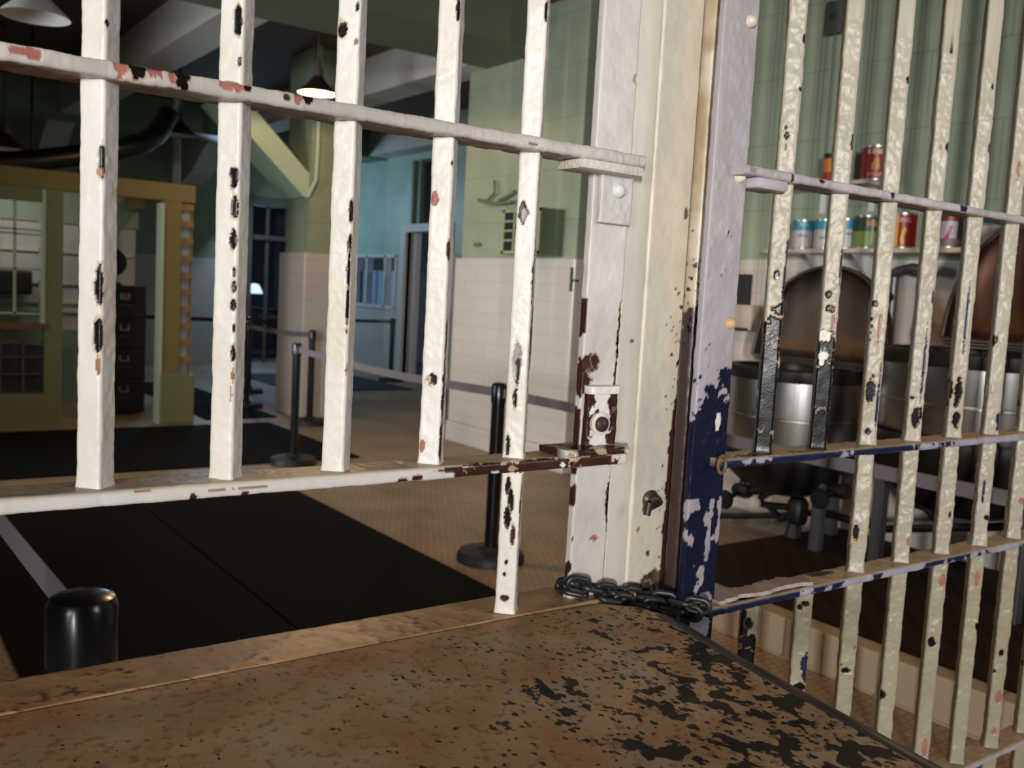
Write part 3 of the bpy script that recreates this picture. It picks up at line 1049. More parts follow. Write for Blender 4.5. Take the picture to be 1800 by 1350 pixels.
def navy_rail(top, amount):
    def base(P, nA, nB, nC):
        c = np.zeros(P.shape) + np.array([0.012, 0.017, 0.050])
        lav = (nC + 0.5 * nB + 0.25 * nA + amount * (P[..., 0] - 1.35) > 0.1)
        c[lav] = np.array([0.33, 0.31, 0.37])
        c *= (1 + 0.15 * nB[..., None])
        up = np.clip((P[..., 2] - top) / 0.003 + 1, 0, 1)[..., None]
        return c * (1 - up) + np.array([0.42, 0.31, 0.19]) * up * (1 + 0.25 * nC[..., None])
    return base


def grey_rail(P, nA, nB, nC):
    return np.array([0.43, 0.385, 0.38]) * (1 + 0.2 * nC[..., None] + 0.15 * nB[..., None])


painted('rail', rpanel, RR, 0, (DR, ZU), rx, [(1570, 335, 8, 10, 'n'), (1695, 356, 12, 10, 'n'), (1325, 300, 12, 6, 'g'), (1394, 312, 5, 14, 'b'), (1445, 318, 10, 6, 'b')], base=grey_rail, seed=120, lump=0.0009)
painted('rail', rpanel, RR, 0, (DR, Z2), rx, [(1335, 797, 60, 8, 'o'), (1430, 786, 40, 8, 'o'), (1310, 800, 50, 8, 'b'), (1398, 793, 24, 6, 'b')], base=navy_rail(Z2 + .0065, 0.9), seed=121, lump=0.0009)
painted('rail', rpanel, RR, 0, (DR, Z3), rx, [(1300, 1042, 50, 22, 'k'), (1370, 1030, 36, 12, 'o'), (1440, 1008, 50, 9, 'k'), (1350, 1022, 30, 8, 'k')], base=navy_rail(Z3 + .0065, 0.9), seed=122, lump=0.0009)
painted('rail', rpanel, RR, 0, (DR, Z4), rx, [], base=lambda P, nA, nB, nC: np.where((P[..., 2] > Z4 + .004)[..., None], np.array([0.42, 0.31, 0.19]), np.array([0.40, 0.37, 0.42]) * (1 + 0.15 * nB[..., None])), seed=123, lump=0.0009)


painted('top_rail', rpanel, RR, 0, (DR, 3.26), np.linspace(1.0, 3.45, 50), [], base=grey_rail, seed=124)


def stile_base(P, nA, nB, nC):
    z = P[..., 2]
    lav = np.array([0.37, 0.33, 0.335]) * (1 + 0.10 * nC[..., None])
    blue = np.array([0.37, 0.355, 0.43])
    m_ = np.clip((1.60 - z) / 0.2, 0, 1)[..., None] * np.clip(0.5 + nC, 0, 1)[..., None] * 0.7
    c = lav * (1 - m_) + blue * m_
    nav = (z - 1.365) / 0.10 + 0.55 * nB + 0.7 * nC + 0.35 * nA < 0
    patch = (nB * 0.6 + nA * 0.3 + 0.9 * vnoise(P * np.array([1, 1, 0.35]), 105, 4) > 0.40) & (z < 1.22)
    pit = (z < 1.62) & (z > 1.3) & (nA + 0.5 * nB > 1.15)
    c[nav & ~patch] = np.array([0.009, 0.011, 0.028])
    c[nav & patch] = np.array([0.33, 0.275, 0.285])
    c[pit] = LAY['b']
    return c


painted('stile', rpanel, round_rect(0.071, 0.012, 0.003, 96), 2, (1.0315, 0.931), rows(0.03, 3.30, 0.92, 1.95, 0.0028),
        [(1235, 1052, 30, 16, 'l'), (1230, 1100, 30, 50, 'l'), (1243, 955, 9, 60, 'l'), (1262, 740, 8, 30, 'w')], base=stile_base, seed=130, lump=0.0008)
for (qx, qy, c_) in ((1320, 38, (0.66, 0.58, 0.48)), (1300, 311, (0.74, 0.66, 0.50)), (1283, 568, (0.58, 0.38, 0.20))):
    p = at(qx, qy, 1, 0.924)
    MB().lathe([(0.0, -0.0085), (0.004, -0.008), (0.0075, -0.005), (0.0092, 0.001)], p, axis=1, n=24).build('rivet', simple('rivet_cream', c_, 0.4, var=0.25, scale=120), rpanel, True)
MB().box((1.067, 0.905, 1.668), (1.135, 0.95, 1.684), 0.004).build('bracket', simple('bracket_mauve', (0.44, 0.40, 0.42), 0.45, var=0.15, scale=60), rpanel, True)
p = at(1267, 816, 1, 0.902)
ring = MB().tube([p + (0.008 * math.cos(a), -0.002, 0.0125 * math.sin(a)) for a in np.linspace(0, 2 * math.pi, 24, endpoint=False)], 0.0028, 10, closed=True).build('rail_ring', simple('worn_ring', (0.13, 0.08, 0.04), 0.45, var=0.5, scale=120), rpanel, True)
# loose flakes of thick paint lifting from the third rail
for (a, b) in (((1262, 1046), (1338, 1028)), ((1336, 1020), (1424, 1005))):
    A, B_ = at(a[0], a[1], 1, 0.915), at(b[0], b[1], 1, 0.915)
    x0, x1 = A[0], B_[0]
    mb = MB()
    zt = Z3 + 0.012
    nx = 14
    rng = np.random.RandomState(int(a[0]))
    top, bot = [], []
    for i in range(nx + 1):
        x = x0 + (x1 - x0) * i / nx
        jf, jb = rng.uniform(-.002, .002), rng.uniform(-.006, .006)
        zz = zt + 0.004 * math.sin(3.1 * i / nx)
        top.append((mb.bm.verts.new((x, 0.909 + jf, zz)), mb.bm.verts.new((x, 0.950 + jb, zz - 0.003))))
        bot.append((mb.bm.verts.new((x, 0.909 + jf, zz - .006)), mb.bm.verts.new((x, 0.950 + jb, zz - 0.008))))
    for i in range(nx):
        for q in ((top[i][0], top[i + 1][0], top[i + 1][1], top[i][1]), (bot[i][0], bot[i][1], bot[i + 1][1], bot[i + 1][0]), (top[i][0], bot[i][0], bot[i + 1][0], top[i + 1][0]), (top[i][1], top[i + 1][1], bot[i + 1][1], bot[i][1])):
            mb.bm.faces.new(q)
    mb.bm.faces.new((top[0][0], top[0][1], bot[0][1], bot[0][0]))
    mb.bm.faces.new((top[nx][0], bot[nx][0], bot[nx][1], top[nx][1]))
    bmesh.ops.recalc_face_normals(mb.bm, faces=mb.bm.faces)
    mb.build('paint_flake', simple('flake_dirty', (0.38, 0.31, 0.28), 0.55, var=0.45, scale=70), rpanel, True)

# ------------------------------------------------------------------ steel tray shelf in front of the gap
SO = (0.60, 0.80, 1.066)
shelf = empty('tray_shelf', 'speckled rusty cream steel shelf below the bars with a worn black rounded edge', 'shelf', SO)
ZS = 1.073
edge = [(-0.35, 0.972), (0.760, 0.972), (0.875, 0.962), (0.912, 0.930), (0.925, 0.885), (0.918, 0.840), (0.905, 0.780), (0.892, 0.700), (0.880, 0.620), (0.868, 0.540), (0.855, 0.460), (0.845, 0.380), (0.835, 0.28), (-0.35, 0.28)]
top = MB()
top.prism(edge, ZS - 0.006, ZS, 2)
top.build('top_plate', M['shelf'], shelf)
lipm = MB()
lip_pts = [(0.905, 0.940), (0.919, 0.905), (0.922, 0.872), (0.914, 0.830), (0.902, 0.775), (0.889, 0.698), (0.877, 0.619), (0.865, 0.540), (0.852, 0.460), (0.842, 0.380), (0.832, 0.28)]
# smooth the lip path
lp = []
for i in range(len(lip_pts) - 1):
    for u in np.linspace(0, 1, 6, endpoint=False):
        lp.append(tuple(np.array(lip_pts[i]) * (1 - u) + np.array(lip_pts[i + 1]) * u))
lp.append(lip_pts[-1])
lipm.tube([(x - 0.004, y, ZS - 0.0125) for x, y in lp], [0.004 + 0.0115 * min(1, i / 10) for i in range(len(lp))], 18)
lipm.build('rolled_edge', simple('worn_black_edge', (0.020, 0.016, 0.014), 0.42, var=0.6, scale=50), shelf, True)
MB().box((-0.3, 0.90, 1.03), (0.86, 0.965, 1.066)).build('support_rail', M['iron'], shelf)

# ------------------------------------------------------------------ chain binding the shelf corner to the right panel
chain = empty('chain', 'dark steel chain wound round the foot of the jamb', 'chain', (0.95, 0.96, 1.07))


def link_obj(c, d, roll):
    d = d / np.linalg.norm(d)
    up = np.array([0, -0.35, 0.94])
    s_ = np.cross(d, up)
    s_ /= np.linalg.norm(s_)
    u = np.cross(s_, d)
    w = math.cos(roll) * s_ + math.sin(roll) * u
    hl, hw = 0.0170, 0.0098
    pts = []
    for k in range(28):
        a = 2 * math.pi * k / 28
        e = d * (math.copysign(hl - hw, math.cos(a)) + hw * math.cos(a)) + w * hw * math.sin(a)
        pts.append(c + e)
    MB().tube(pts, 0.0043, 10, closed=True).build('link', M['chain'], chain, True)


def run_chain(path, phase):
    path = [np.array(p) for p in path]
    d = [0]
    for a, b in zip(path, path[1:]):
        d.append(d[-1] + np.linalg.norm(b - a))
    step = 0.0255
    n = int(d[-1] / step)
    for i in range(n + 1):
        t_ = i * step

        def pos(tt):
            tt = min(max(tt, 0), d[-1])
            return np.array([np.interp(tt, d, [q[j] for q in path]) for j in range(3)])
        link_obj(pos(t_), pos(t_ + .008) - pos(t_ - .008), (0.25 if (i + phase) % 2 else 1.75))


run_chain([at(988, 1030, 2, 1.082), at(1010, 1026, 1, 0.99), at(1060, 1038, 1, 0.985), at(1120, 1046, 1, 0.982), at(1180, 1055, 1, 0.945), at(1215, 1062, 1, 0.915), at(1245, 1068, 1, 0.896)], 0)
run_chain([at(1010, 1040, 2, 1.081), at(1070, 1052, 1, 0.975), at(1110, 1060, 1, 0.970), at(1160, 1066, 1, 0.950), at(1200, 1074, 1, 0.925), at(1240, 1082, 1, 0.897)], 1)

# ------------------------------------------------------------------ floor mats
m1 = MB().box((0.55, 3.68, 0.0), (1.615, 6.55, 0.014), 0.004).build('floor_mat', M['mat'])
tag(m1, 'left one of the two black mats just beyond the tray gap, under the nearest barrier', 'mat')
m2 = MB().box((1.625, 3.68, 0.0), (2.70, 6.55, 0.014), 0.004).build('floor_mat', M['mat'])
tag(m2, 'right one of the two black mats just beyond the tray gap', 'mat')
m3 = MB().box((0.3, 7.35, 0.0), (3.74, 9.46, 0.014), 0.004).build('floor_mat', M['mat'])
tag(m3, 'wide black mat in front of the yellow office booth', 'mat')
m4 = MB().box((3.2, 9.85, 0.0), (3.98, 13.4, 0.014), 0.004).build('floor_mat', M['mat'])
tag(m4, 'dark mat beyond the booth corner, left of the tiled column', 'mat')
m5 = MB().box((5.15, 12.1, 0.0), (7.0, 14.5, 0.014), 0.004).build('floor_mat', simple('navy_mat', (0.018, 0.020, 0.04), 0.8))
tag(m5, 'navy floor mat lying below the white curtained window', 'mat')

# ------------------------------------------------------------------ belt barriers


def stanchion(x, y, label, belt_to=None, belt_mat='belt', r=0.036, z=1.0, zb=0.0, bz=(0.925, 0.975), baser=0.19, head=True):
    t = empty('belt_barrier', label, 'barrier post', (x, y, zb), 'belt barriers of the visitor route')
    MB().lathe([(0.0, 0.0), (baser, 0.0), (baser, 0.035), (baser * 0.93, 0.055), (r * 1.9, 0.066), (r * 1.5, 0.085), (0.0, 0.085)], (x, y, zb), n=56).build('base', M['matte'], t, True)
    MB().lathe([(0.0, 0.07), (r, 0.07), (r, z - .10), (0.0, z - .10)], (x, y, zb), n=40).build('post', M['black'], t, True)
    h = MB().lathe([(0.0, z - .105), (r * 1.12, z - .105), (r * 1.14, z - .012), (r * 1.02, z), (r * 0.7, z + .006), (0.0, z + .007)], (x, y, zb), n=40).build('belt_head', M['black'], t, True)
    if belt_to is not None:
        for (bx, by, dz) in belt_to:
            a, b = np.array([x, y]), np.array([bx, by])
            d = (b - a) / np.linalg.norm(b - a)
            nn = np.array([-d[1], d[0]]) * 0.0012
            a = a + d * r * 1.05
            b = b - d * r * 1.05
            mb = MB()
            K = 12
            prev = None
            for i in range(K + 1):
                u = i / K
                q = a * (1 - u) + b * u
                sag = -0.05 * math.sin(math.pi * u) * dz
                ring = [mb.bm.verts.new((q[0] + s1 * nn[0], q[1] + s1 * nn[1], zz + sag)) for s1, zz in ((1, bz[0]), (1, bz[1]), (-1, bz[1]), (-1, bz[0]))]
                if prev:
                    for k in range(4):
                        mb.bm.faces.new((prev[k], prev[(k + 1) % 4], ring[(k + 1) % 4], ring[k]))
                else:
                    mb.bm.faces.new(ring)
                prev = ring
            mb.bm.faces.new(prev)
            bmesh.ops.recalc_face_normals(mb.bm, faces=mb.bm.faces)
            mb.build('belt', M[belt_mat], t)
    return t


NB = stanchion(0.310, 1.520, 'nearest black barrier post, standing left below the tray gap', [(0.27, 3.4, 0.2)], r=0.046, bz=(0.930, 0.982))
stanchion(3.00, 4.25, 'tall black barrier post between the two gate stiles, right of the black mats', [(2.96, 0.9, 0.0)], r=0.038)
stanchion(3.10, 7.29, 'black barrier post on the mat edge before the tiled column', [(3.00, 4.25, 0.6)], r=0.034)
stanchion(4.12, 9.30, 'black barrier post close against the beige column', None, r=0.034, baser=0.18)
stanchion(3.96, 10.75, 'dark barrier post left of the column joined by a short grey belt', [(4.12, 9.30, 0.3)], r=0.03)
stanchion(7.25, 13.3, 'distant black barrier post by the white door with a blue belt', [(5.1, 13.9, 0.2)], r=0.036)
stanchion(4.50, 12.15, 'far black barrier post in the dark passage left of the column', [(3.2, 12.5, 0.0), (5.5, 12.0, 0.2)], 'beltd', r=0.03)

# ------------------------------------------------------------------ office booth
booth = empty('office_booth', 'yellow olive glazed office booth at the left with an open doorway', 'booth', (1.9, 10.7, 0.0))
YB = 9.70
MB().box((0.2, YB, 2.225), (2.995, YB + .14, 2.40), 0.01).box((2.86, YB + .141, 2.225), (2.995, 11.9, 2.40), 0.01).build('header', M['olive'], booth)
MB().box((1.625, YB, 0.0), (1.775, YB + .12, 2.225)).build('post', M['oliveg'], booth)
MB().box((2.69, YB, 0.0), (2.86, YB + .12, 2.225)).build('post', M['olive'], booth)
MB().box((2.655, YB - .01, 0.0), (2.69, YB + .14, 2.2)).build('door_jamb', M['jamb'], booth)
MB().box((2.675, YB - .03, 0.0), (3.015, YB + .16, 0.50), 0.01).build('plinth_block', M['oliveg'], booth)
MB().box((0.2, YB, 0.0), (1.625, YB + .1, 0.32)).build('base_panel', M['oliveg'], booth)
MB().box((0.2, YB + .0, 2.10), (1.625, YB + .1, 2.225)).build('top_panel', M['oliveg'], booth)
sash = MB()
for x in (0.35, 0.86, 1.365):
    sash.box((x, YB + .03, 1.05), (x + .022, YB + .07, 2.10))
for z_ in (1.06, 1.47, 1.79, 1.83):
    sash.box((0.2, YB + .03, z_), (1.6, YB + .07, z_ + .02))
sash.box((1.595, YB - .005, 0.95), (1.625, YB + .08, 2.22))
sh = sash.build('upper_sash', M['jamb'], booth)
lower = MB()
for x in (0.30, 0.61, 0.92, 1.25, 1.44):
    lower.box((x, YB + .03, 0.32), (x + .016, YB + .06, 0.92))
for z_ in (0.50, 0.66, 0.80):
    lower.box((0.2, YB + .03, z_), (1.62, YB + .06, z_ + .014))
lower.build('lower_sash', simple('brown_muntin', (0.16, 0.11, 0.06), 0.5), booth)
MB().box((0.2, YB - .02, 0.93), (1.62, YB + .08, 0.985)).build('counter_ledge', M['brownwood'], booth)
MB().box((0.2, YB + .07, 0.33), (1.62, YB + .08, 0.78)).build('lower_pane', M['glass'], booth)
# side sash seen edge on: rungs with small panes
lad = MB()
for z_ in np.arange(0.62, 2.2, 0.17):
    lad.box((2.86, YB + .02, z_), (2.985, YB + .10, z_ + .062))
lad.box((2.965, YB + .05, 0.50), (2.985, YB + .09, 2.22))
lad.build('side_sash', simple('orange_olive', (0.36, 0.22, 0.08), 0.5), booth)
MB().box((2.86, YB + .055, 0.50), (2.96, YB + .06, 2.22)).build('side_pane', simple('pale_blue_glass', (0.42, 0.50, 0.60), 0.25, var=0.4, scale=9), booth)
# back wall of the booth with pale panels between dark rails
MB().box((0.0, 11.9, 0.0), (3.0, 12.0, 0.80)).box((0.0, 11.9, 2.02), (3.0, 12.0, 2.40)).build('back_wall', M['green'], booth)
MB().box((0.0, 11.94, 0.80), (2.98, 11.98, 2.02)).build('back_panel', M['washed'], booth)
bm_ = MB()
for z_ in (0.80, 1.00, 1.10, 1.32, 1.68):
    bm_.box((0.0, 11.90, z_), (2.95, 11.94, z_ + .035))
for x in (0.55, 1.02, 1.50, 1.93, 2.06, 2.36, 2.72):
    bm_.box((x, 11.90, 0.8), (x + .035, 11.94, 2.02))
bm_.build('back_muntins', M['jamb'], booth)
MB().box((0.9, 11.5, 1.20), (1.80, 11.85, 1.46), 0.02).build('dark_cupboard', M['cab'], booth)

# filing cabinet and what stands on it
fc = empty('filing_cabinet', 'dark four-drawer filing cabinet inside the booth doorway', 'cabinet', (2.50, 10.65, 0.0))
CX0, CX1, CY = 2.28, 2.72, 10.4
MB().box((CX0, CY + .02, 0.02), (CX1, CY + .55, 1.36), 0.006).build('body', M['cab'], fc)
for i in range(4):
    z0 = 0.06 + i * 0.325
    dr = MB().box((CX0 + .02, CY, z0), (CX1 - .02, CY + .03, z0 + .30), 0.006).build('drawer', M['cab'], fc)
    xm = (CX0 + CX1) / 2
    MB().prism([(xm - .045, z0 + .185), (xm + .045, z0 + .185), (xm + .045, z0 + .245), (xm + .035, z0 + .245), (xm + .035, z0 + .195), (xm - .035, z0 + .195), (xm - .035, z0 + .245), (xm - .045, z0 + .245)], CY - .006, CY, 1).build('label_holder', M['chrome'], dr)
    MB().box((xm - .032, CY - .004, z0 + .20), (xm + .032, CY, z0 + .250)).build('label_card', simple('orange_card', (0.35, 0.15, 0.03) if i == 3 else (0.03, 0.025, 0.02), 0.6), dr)
    MB().box((xm - .075, CY - .012, z0 + .12), (xm + .075, CY, z0 + .128)).build('handle', M['greysteel'], dr)
fan = empty('desk_fan', 'black round-headed desk fan on top of the filing cabinet', 'fan', (2.42, 10.6, 1.36))
MB().lathe([(0, 0), (0.09, 0), (0.085, 0.02), (0.03, 0.04), (0.022, 0.12), (0.0, 0.12)], (2.42, 10.6, 1.36), n=28).build('stand', M['matte'], fan, True)
MB().lathe([(0, -0.07), (0.06, -0.065), (0.13, -0.04), (0.145, 0.0), (0.13, 0.04), (0.06, 0.07), (0, 0.075)], (2.42, 10.6, 1.36 + .24), axis=1, n=36).build('cage', M['matte'], fan, True)

# curtain behind the side-wall window and dark panes
cm = MB()
prev = None
for i in range(61):
    y = 13.70 + 1.55 * i / 60
    x = XS + .16 + 0.02 * math.sin(i * 1.3)
    cur = (cm.bm.verts.new((x, y, 1.16)), cm.bm.verts.new((x, y, 1.76)), cm.bm.verts.new((x + .006, y, 1.76)), cm.bm.verts.new((x + .006, y, 1.16)))
    if prev:
        for k in range(4):
            cm.bm.faces.new((prev[k], prev[(k + 1) % 4], cur[(k + 1) % 4], cur[k]))
    prev = cur
bmesh.ops.recalc_face_normals(cm.bm, faces=cm.bm.faces)
tag(cm.build('curtain', M['curtain']), 'pale blue half curtain behind the white window near the side door', 'curtain')
dl = empty('table_lamp', 'small bright bluish lamp glimpsed through the far dark doorway', 'lamp', (6.95, 18.6, 0.9))
MB().lathe([(0, 0), (0.14, 0), (0.13, 0.02), (0.02, 0.04), (0.02, 0.34), (0, 0.34)], (6.95, 18.6, 0.92), n=24).build('lamp_base', M['matte'], dl, True)
MB().lathe([(0.17, 0.30), (0.15, 0.36), (0.09, 0.48), (0.0, 0.50)], (6.95, 18.6, 0.92), n=24).build('lamp_shade', M['screen'], dl, True)
tb_ = empty('side_table', 'small table carrying the bluish lamp beyond the far doorway', 'table', (6.95, 18.6, 0.0))
MB().box((6.5, 18.3, 0.88), (7.4, 18.9, 0.92)).build('tabletop', M['brownwood'], tb_)
for sx in (6.53, 7.32):
    for sy in (18.33, 18.82):
        MB().box((sx, sy, 0), (sx + .05, sy + .05, .88)).build('leg', M['brownwood'], tb_)

# ------------------------------------------------------------------ pillar equipment
vb = empty('vent_box', 'dark green wall box with a barred vent on the pillar above the tile', 'vent', (4.9, 6.6, 2.0))
pz = (1.84, 2.23)
yv = at(950, 400, 0, 4.82)[1]
ym = at(888, 400, 0, 4.82)[1]
MB().box((4.82, yv, pz[0]), (5.07, ym + .04, pz[1]), 0.006).build('box', M['dgreen'], vb)
gb = MB().box((4.808, yv + .0, pz[0] + .005), (4.82, yv + .03, pz[1] - .005)).box((4.808, ym - .0, pz[0] + .005), (4.82, ym + .03, pz[1] - .005)).box((4.808, yv, pz[1] - .03), (4.82, ym + .03, pz[1] - .005)).box((4.808, yv, pz[0] + .005), (4.82, ym + .03, pz[0] + .03))
gb.build('vent_frame', simple('yellow_green_trim', (0.36, 0.40, 0.20), 0.5), vb)
MB().box((4.814, yv + .03, pz[0] + .03), (4.821, ym, pz[1] - .03)).build('vent_shade_sheet', M['vent_shade'], vb)  # dark sheet painted as the shade inside the vent
gr = MB()
for i in range(1, 4):
    gr.box((4.806, yv + .03, pz[0] + .03 + i * .0825), (4.816, ym, pz[0] + .045 + i * .0825))
for i in range(1, 3):
    yy = yv + .03 + (ym - yv - .03) * i / 3
    gr.box((4.806, yy, pz[0] + .03), (4.816, yy + .02, pz[1] - .03))
gr.build('grille', simple('pale_green_grille', (0.40, 0.46, 0.28), 0.5), vb)
hk = empty('wall_hook_bracket', 'small dark bracket with a bent rod on the pillar above the vent box', 'bracket', (5.0, 7.2, 2.35))
q0, q1, q2 = at(846, 352, 0, 5.05), at(905, 356, 0, 5.05), at(872, 318, 0, 5.05)
MB().tube([q0 + (-.03, 0, 0), (q0 + q1) / 2 + (-.06, 0, -.03), q1 + (-.03, 0, 0)], 0.016, 12).build('saddle', M['dgreen'], hk, True)
MB().tube([q2 + (-.02, 0, 0), at(874, 340, 0, 5.05) + (-.03, 0, 0), at(862, 352, 0, 5.05) + (-.03, 0, 0)], 0.014, 12).tube([at(880, 354, 0, 5.05) + (-.03, 0, 0), at(900, 344, 0, 5.05) + (-.03, 0, 0), at(908, 336, 0, 5.05) + (-.02, 0, 0)], 0.014, 12).build('rod', M['dgreen'], hk, True)
kn = at(840, 430, 0, 5.06)
tag(MB().box(kn + (-.02, -.05, -.018), kn + (.01, .05, .018), 0.005).build('wall_plate', M['dgreen']), 'tiny dark green plate low on the pillar left of the vent', 'wall plate')
ha = at(1003, 491, 1, 6.13)
hd = empty('door_handle_plate', 'narrow brass latch plate on the tiled side of the pillar', 'latch', ha)
MB().box(ha + (-.012, -.012, -.10), ha + (.018, .0, .10), 0.004).build('plate', M['brass'], hd)
MB().tube([ha + (.0, -.012, -.01), ha + (.0, -.04, -.01), ha + (.055, -.04, -.01)], 0.008, 12).build('lever', M['brass'], hd, True)

# ------------------------------------------------------------------ pendant lamps
def pendant(loc, label, lit=0.0, dia=0.38, outer='shade_out', top=4.0):
    x, y, z = loc
    t = empty('pendant_lamp', label, 'lamp', (x, y, top), 'pendant lamps in the kitchen')
    MB().lathe([(0, top - .06), (0.04, top - .06), (0.07, top - .01), (0.07, top), (0, top)], (x, y, 0), n=24).build('ceiling_rose', M['shade_out'], t, True)
    MB().lathe([(0, z + .2), (0.012, z + .2), (0.012, top - .05), (0, top - .05)], (x, y, 0), n=14).lathe([(0, z + .12), (0.045, z + .12), (0.045, z + .22), (0.03, z + .27), (0.018, z + .34), (0, z + .34)], (x, y, 0), n=20).build('stem', simple('lamp_stem', (0.12, 0.10, 0.08), 0.45), t, True)
    r = dia / 2
    MB().lathe([(0.04, z + .17), (0.06, z + .135), (r * .55, z + .085), (r * .93, z + .02), (r, z), (r * .985, z + .004)], (x, y, 0), n=48, caps=False).build('shade', M[outer], t, True)
    MB().lathe([(0.03, z + .155), (0.055, z + .125), (r * .53, z + .075), (r * .91, z + .015), (r * .985, z + .004)], (x, y, 0), n=48, caps=False).build('shade_lining', M['shade_in'], t, True)
    MB().lathe([(0, z + .045), (0.025, z + .05), (0.035, z + .07), (0.028, z + .10), (0.02, z + .13), (0, z + .13)], (x, y, 0), n=24).build('bulb', M['bulb'] if lit else M['shade_in'], t, True)
    if lit:
        point('bulb_light', (x, y, z + 0.022), lit, (1.0, 0.64, 0.33), 0.02)
    return t


LP = at(558, 165, 1, 8.6)
pendant(LP, 'lit pendant lamp glowing warm above the left barred panel', 28)
pendant(at(62, 30, 1, 6.3), 'unlit white pendant lamp at the upper left corner', outer='shade_in')
pendant(at(8, 262, 1, 11.3), 'unlit pendant lamp low at the left edge in front of the black duct', dia=0.42)
pendant(at(316, 238, 1, 11.6), 'unlit pendant lamp beside the elbow of the black duct', dia=0.40)
# the same warm lamps carry on over the kettles and aisle, above the frame
spot('bulb_light', (2.4, 5.0, 3.4), 75, (1.0, 0.62, 0.33))
spot('bulb_light', (2.9, 1.9, 3.4), 42, (1.0, 0.62, 0.33), 130)

# duct under the ceiling at the left
du = empty('ceiling_duct', 'fat black duct curving up into the beam at the upper left', 'duct', (1.5, 11.2, 3.0))
pp = [at(-60, 290, 1, 10.6), at(60, 284, 1, 10.7), at(140, 274, 1, 10.8), at(210, 262, 1, 10.9), at(250, 252, 1, 11.0), at(272, 238, 1, 11.1), at(284, 222, 1, 11.2), at(296, 200, 1, 11.3)]
path = []
for i in range(len(pp) - 1):
    for u in np.linspace(0, 1, 5, endpoint=False):
        path.append(pp[i] * (1 - u) + pp[i + 1] * u)
path.append(pp[-1])
for _ in range(3):
    path = [path[0]] + [(path[i - 1] + 2 * path[i] + path[i + 1]) / 4 for i in range(1, len(path) - 1)] + [path[-1]]
MB().tube(path, 0.115, 22).build('duct_run', M['duct'], du, True)
hp = at(56, 255, 1, 10.7)
MB().tube([hp + (0, 0, -.1), (hp[0], hp[1], 4.0)], 0.012, 10).build('hanger', M['iron'], du, True)
# pipes on the column and beyond
cp = empty('wall_pipe', 'pale green conduit rising from the column brace to the beam', 'pipe', (4.20, 9.66, 2.4))
MB().tube([(4.19, 9.70, 2.42), (4.26, 9.66, 2.60), (4.27, 9.66, 2.9), (4.27, 9.66, 4.0)], 0.022, 12).build('pipe_run', M['greenlt'], cp, True)
vp = at(310, 300, 1, 12.3)
tag(MB().tube([(vp[0], 12.3, 0.0), (vp[0], 12.3, 4.0)], 0.05, 16).build('standpipe', M['greenlt'], None, True), 'pale green vertical pipe rising behind the booth', 'pipe')

# ------------------------------------------------------------------ right wall fittings
WX = 5.12


def on_wall(px, py):
    return at(px, py, 0, WX)


a_, b2 = on_wall(1296, 482), on_wall(1319, 536)
tag(MB().box((WX - .03, b2[1], b2[2]), (WX, a_[1], a_[2]), 0.004).build('wall_panel', M['matte']), 'upright black plate on the tile beside the mauve stile', 'wall plate')
a_, b2 = on_wall(1262, 533), on_wall(1337, 583)
bx = empty('towel_box', 'beige box on the tiled wall left of the open kettle lid', 'box', (WX - .06, (a_[1] + b2[1]) / 2, b2[2]))
MB().box((WX - .10, b2[1], b2[2]), (WX, a_[1], a_[2]), 0.02).build('case', M['beige'], bx, True)
MB().box((WX - .104, b2[1] + .03, b2[2] - .0), (WX - .096, a_[1] - .03, b2[2] + .02)).build('slot', M['matte'], bx)
cbp = on_wall(1474, 33)
ob = empty('switch_box', 'dark grey electrical box high on the green wall', 'switch box', cbp)
MB().box(cbp + (-.06, -.06, -.10), cbp + (0, .06, .10), 0.012).build('case', M['box'], ob)
MB().lathe([(0, -.015), (.02, -.012), (.024, 0)], cbp + (-.06, 0, 0), axis=0, n=20).build('button', simple('brown_button', (0.06, 0.03, 0.025), 0.5), ob, True)
q = on_wall(1440, 330)
MB().tube([cbp + (-.012, .0, -.08), (WX - .012, cbp[1], q[2])], 0.009, 10).build('conduit_pipe', M['conduit'], ob, True)

# shelf with cans
ZC = 1.875
sh_ = empty('can_shelf', 'long cream wall shelf carrying the lower row of cans', 'shelf', (WX - .12, 3.1, ZC))
MB().box((WX - .24, 1.6, ZC - .028), (WX, 4.05, ZC), 0.004).build('board', M['shelfboard'], sh_)
for y in (3.75, 3.42, 2.72, 2.0):
    MB().box((WX - .012, y - .02, ZC - .20), (WX, y + .02, ZC - .028)).prism([(WX - .2, ZC - .028), (WX - .012, ZC - .028), (WX - .012, ZC - .18)], y - .008, y + .008, 1).build('shelf_bracket', M['white'], sh_)
ZK = 2.272
sk = empty('can_shelf', 'short upper shelf behind the top rail holding the red can', 'shelf', (WX - .12, 3.55, ZK))
MB().box((WX - .24, 3.34, ZK - .022), (WX, 3.92, ZK), 0.004).build('board', M['shelfboard'], sk)
for y in (3.45, 3.80):
    MB().box((WX - .012, y - .02, ZK - .16), (WX, y + .02, ZK - .022)).build('shelf_bracket', M['white'], sk)


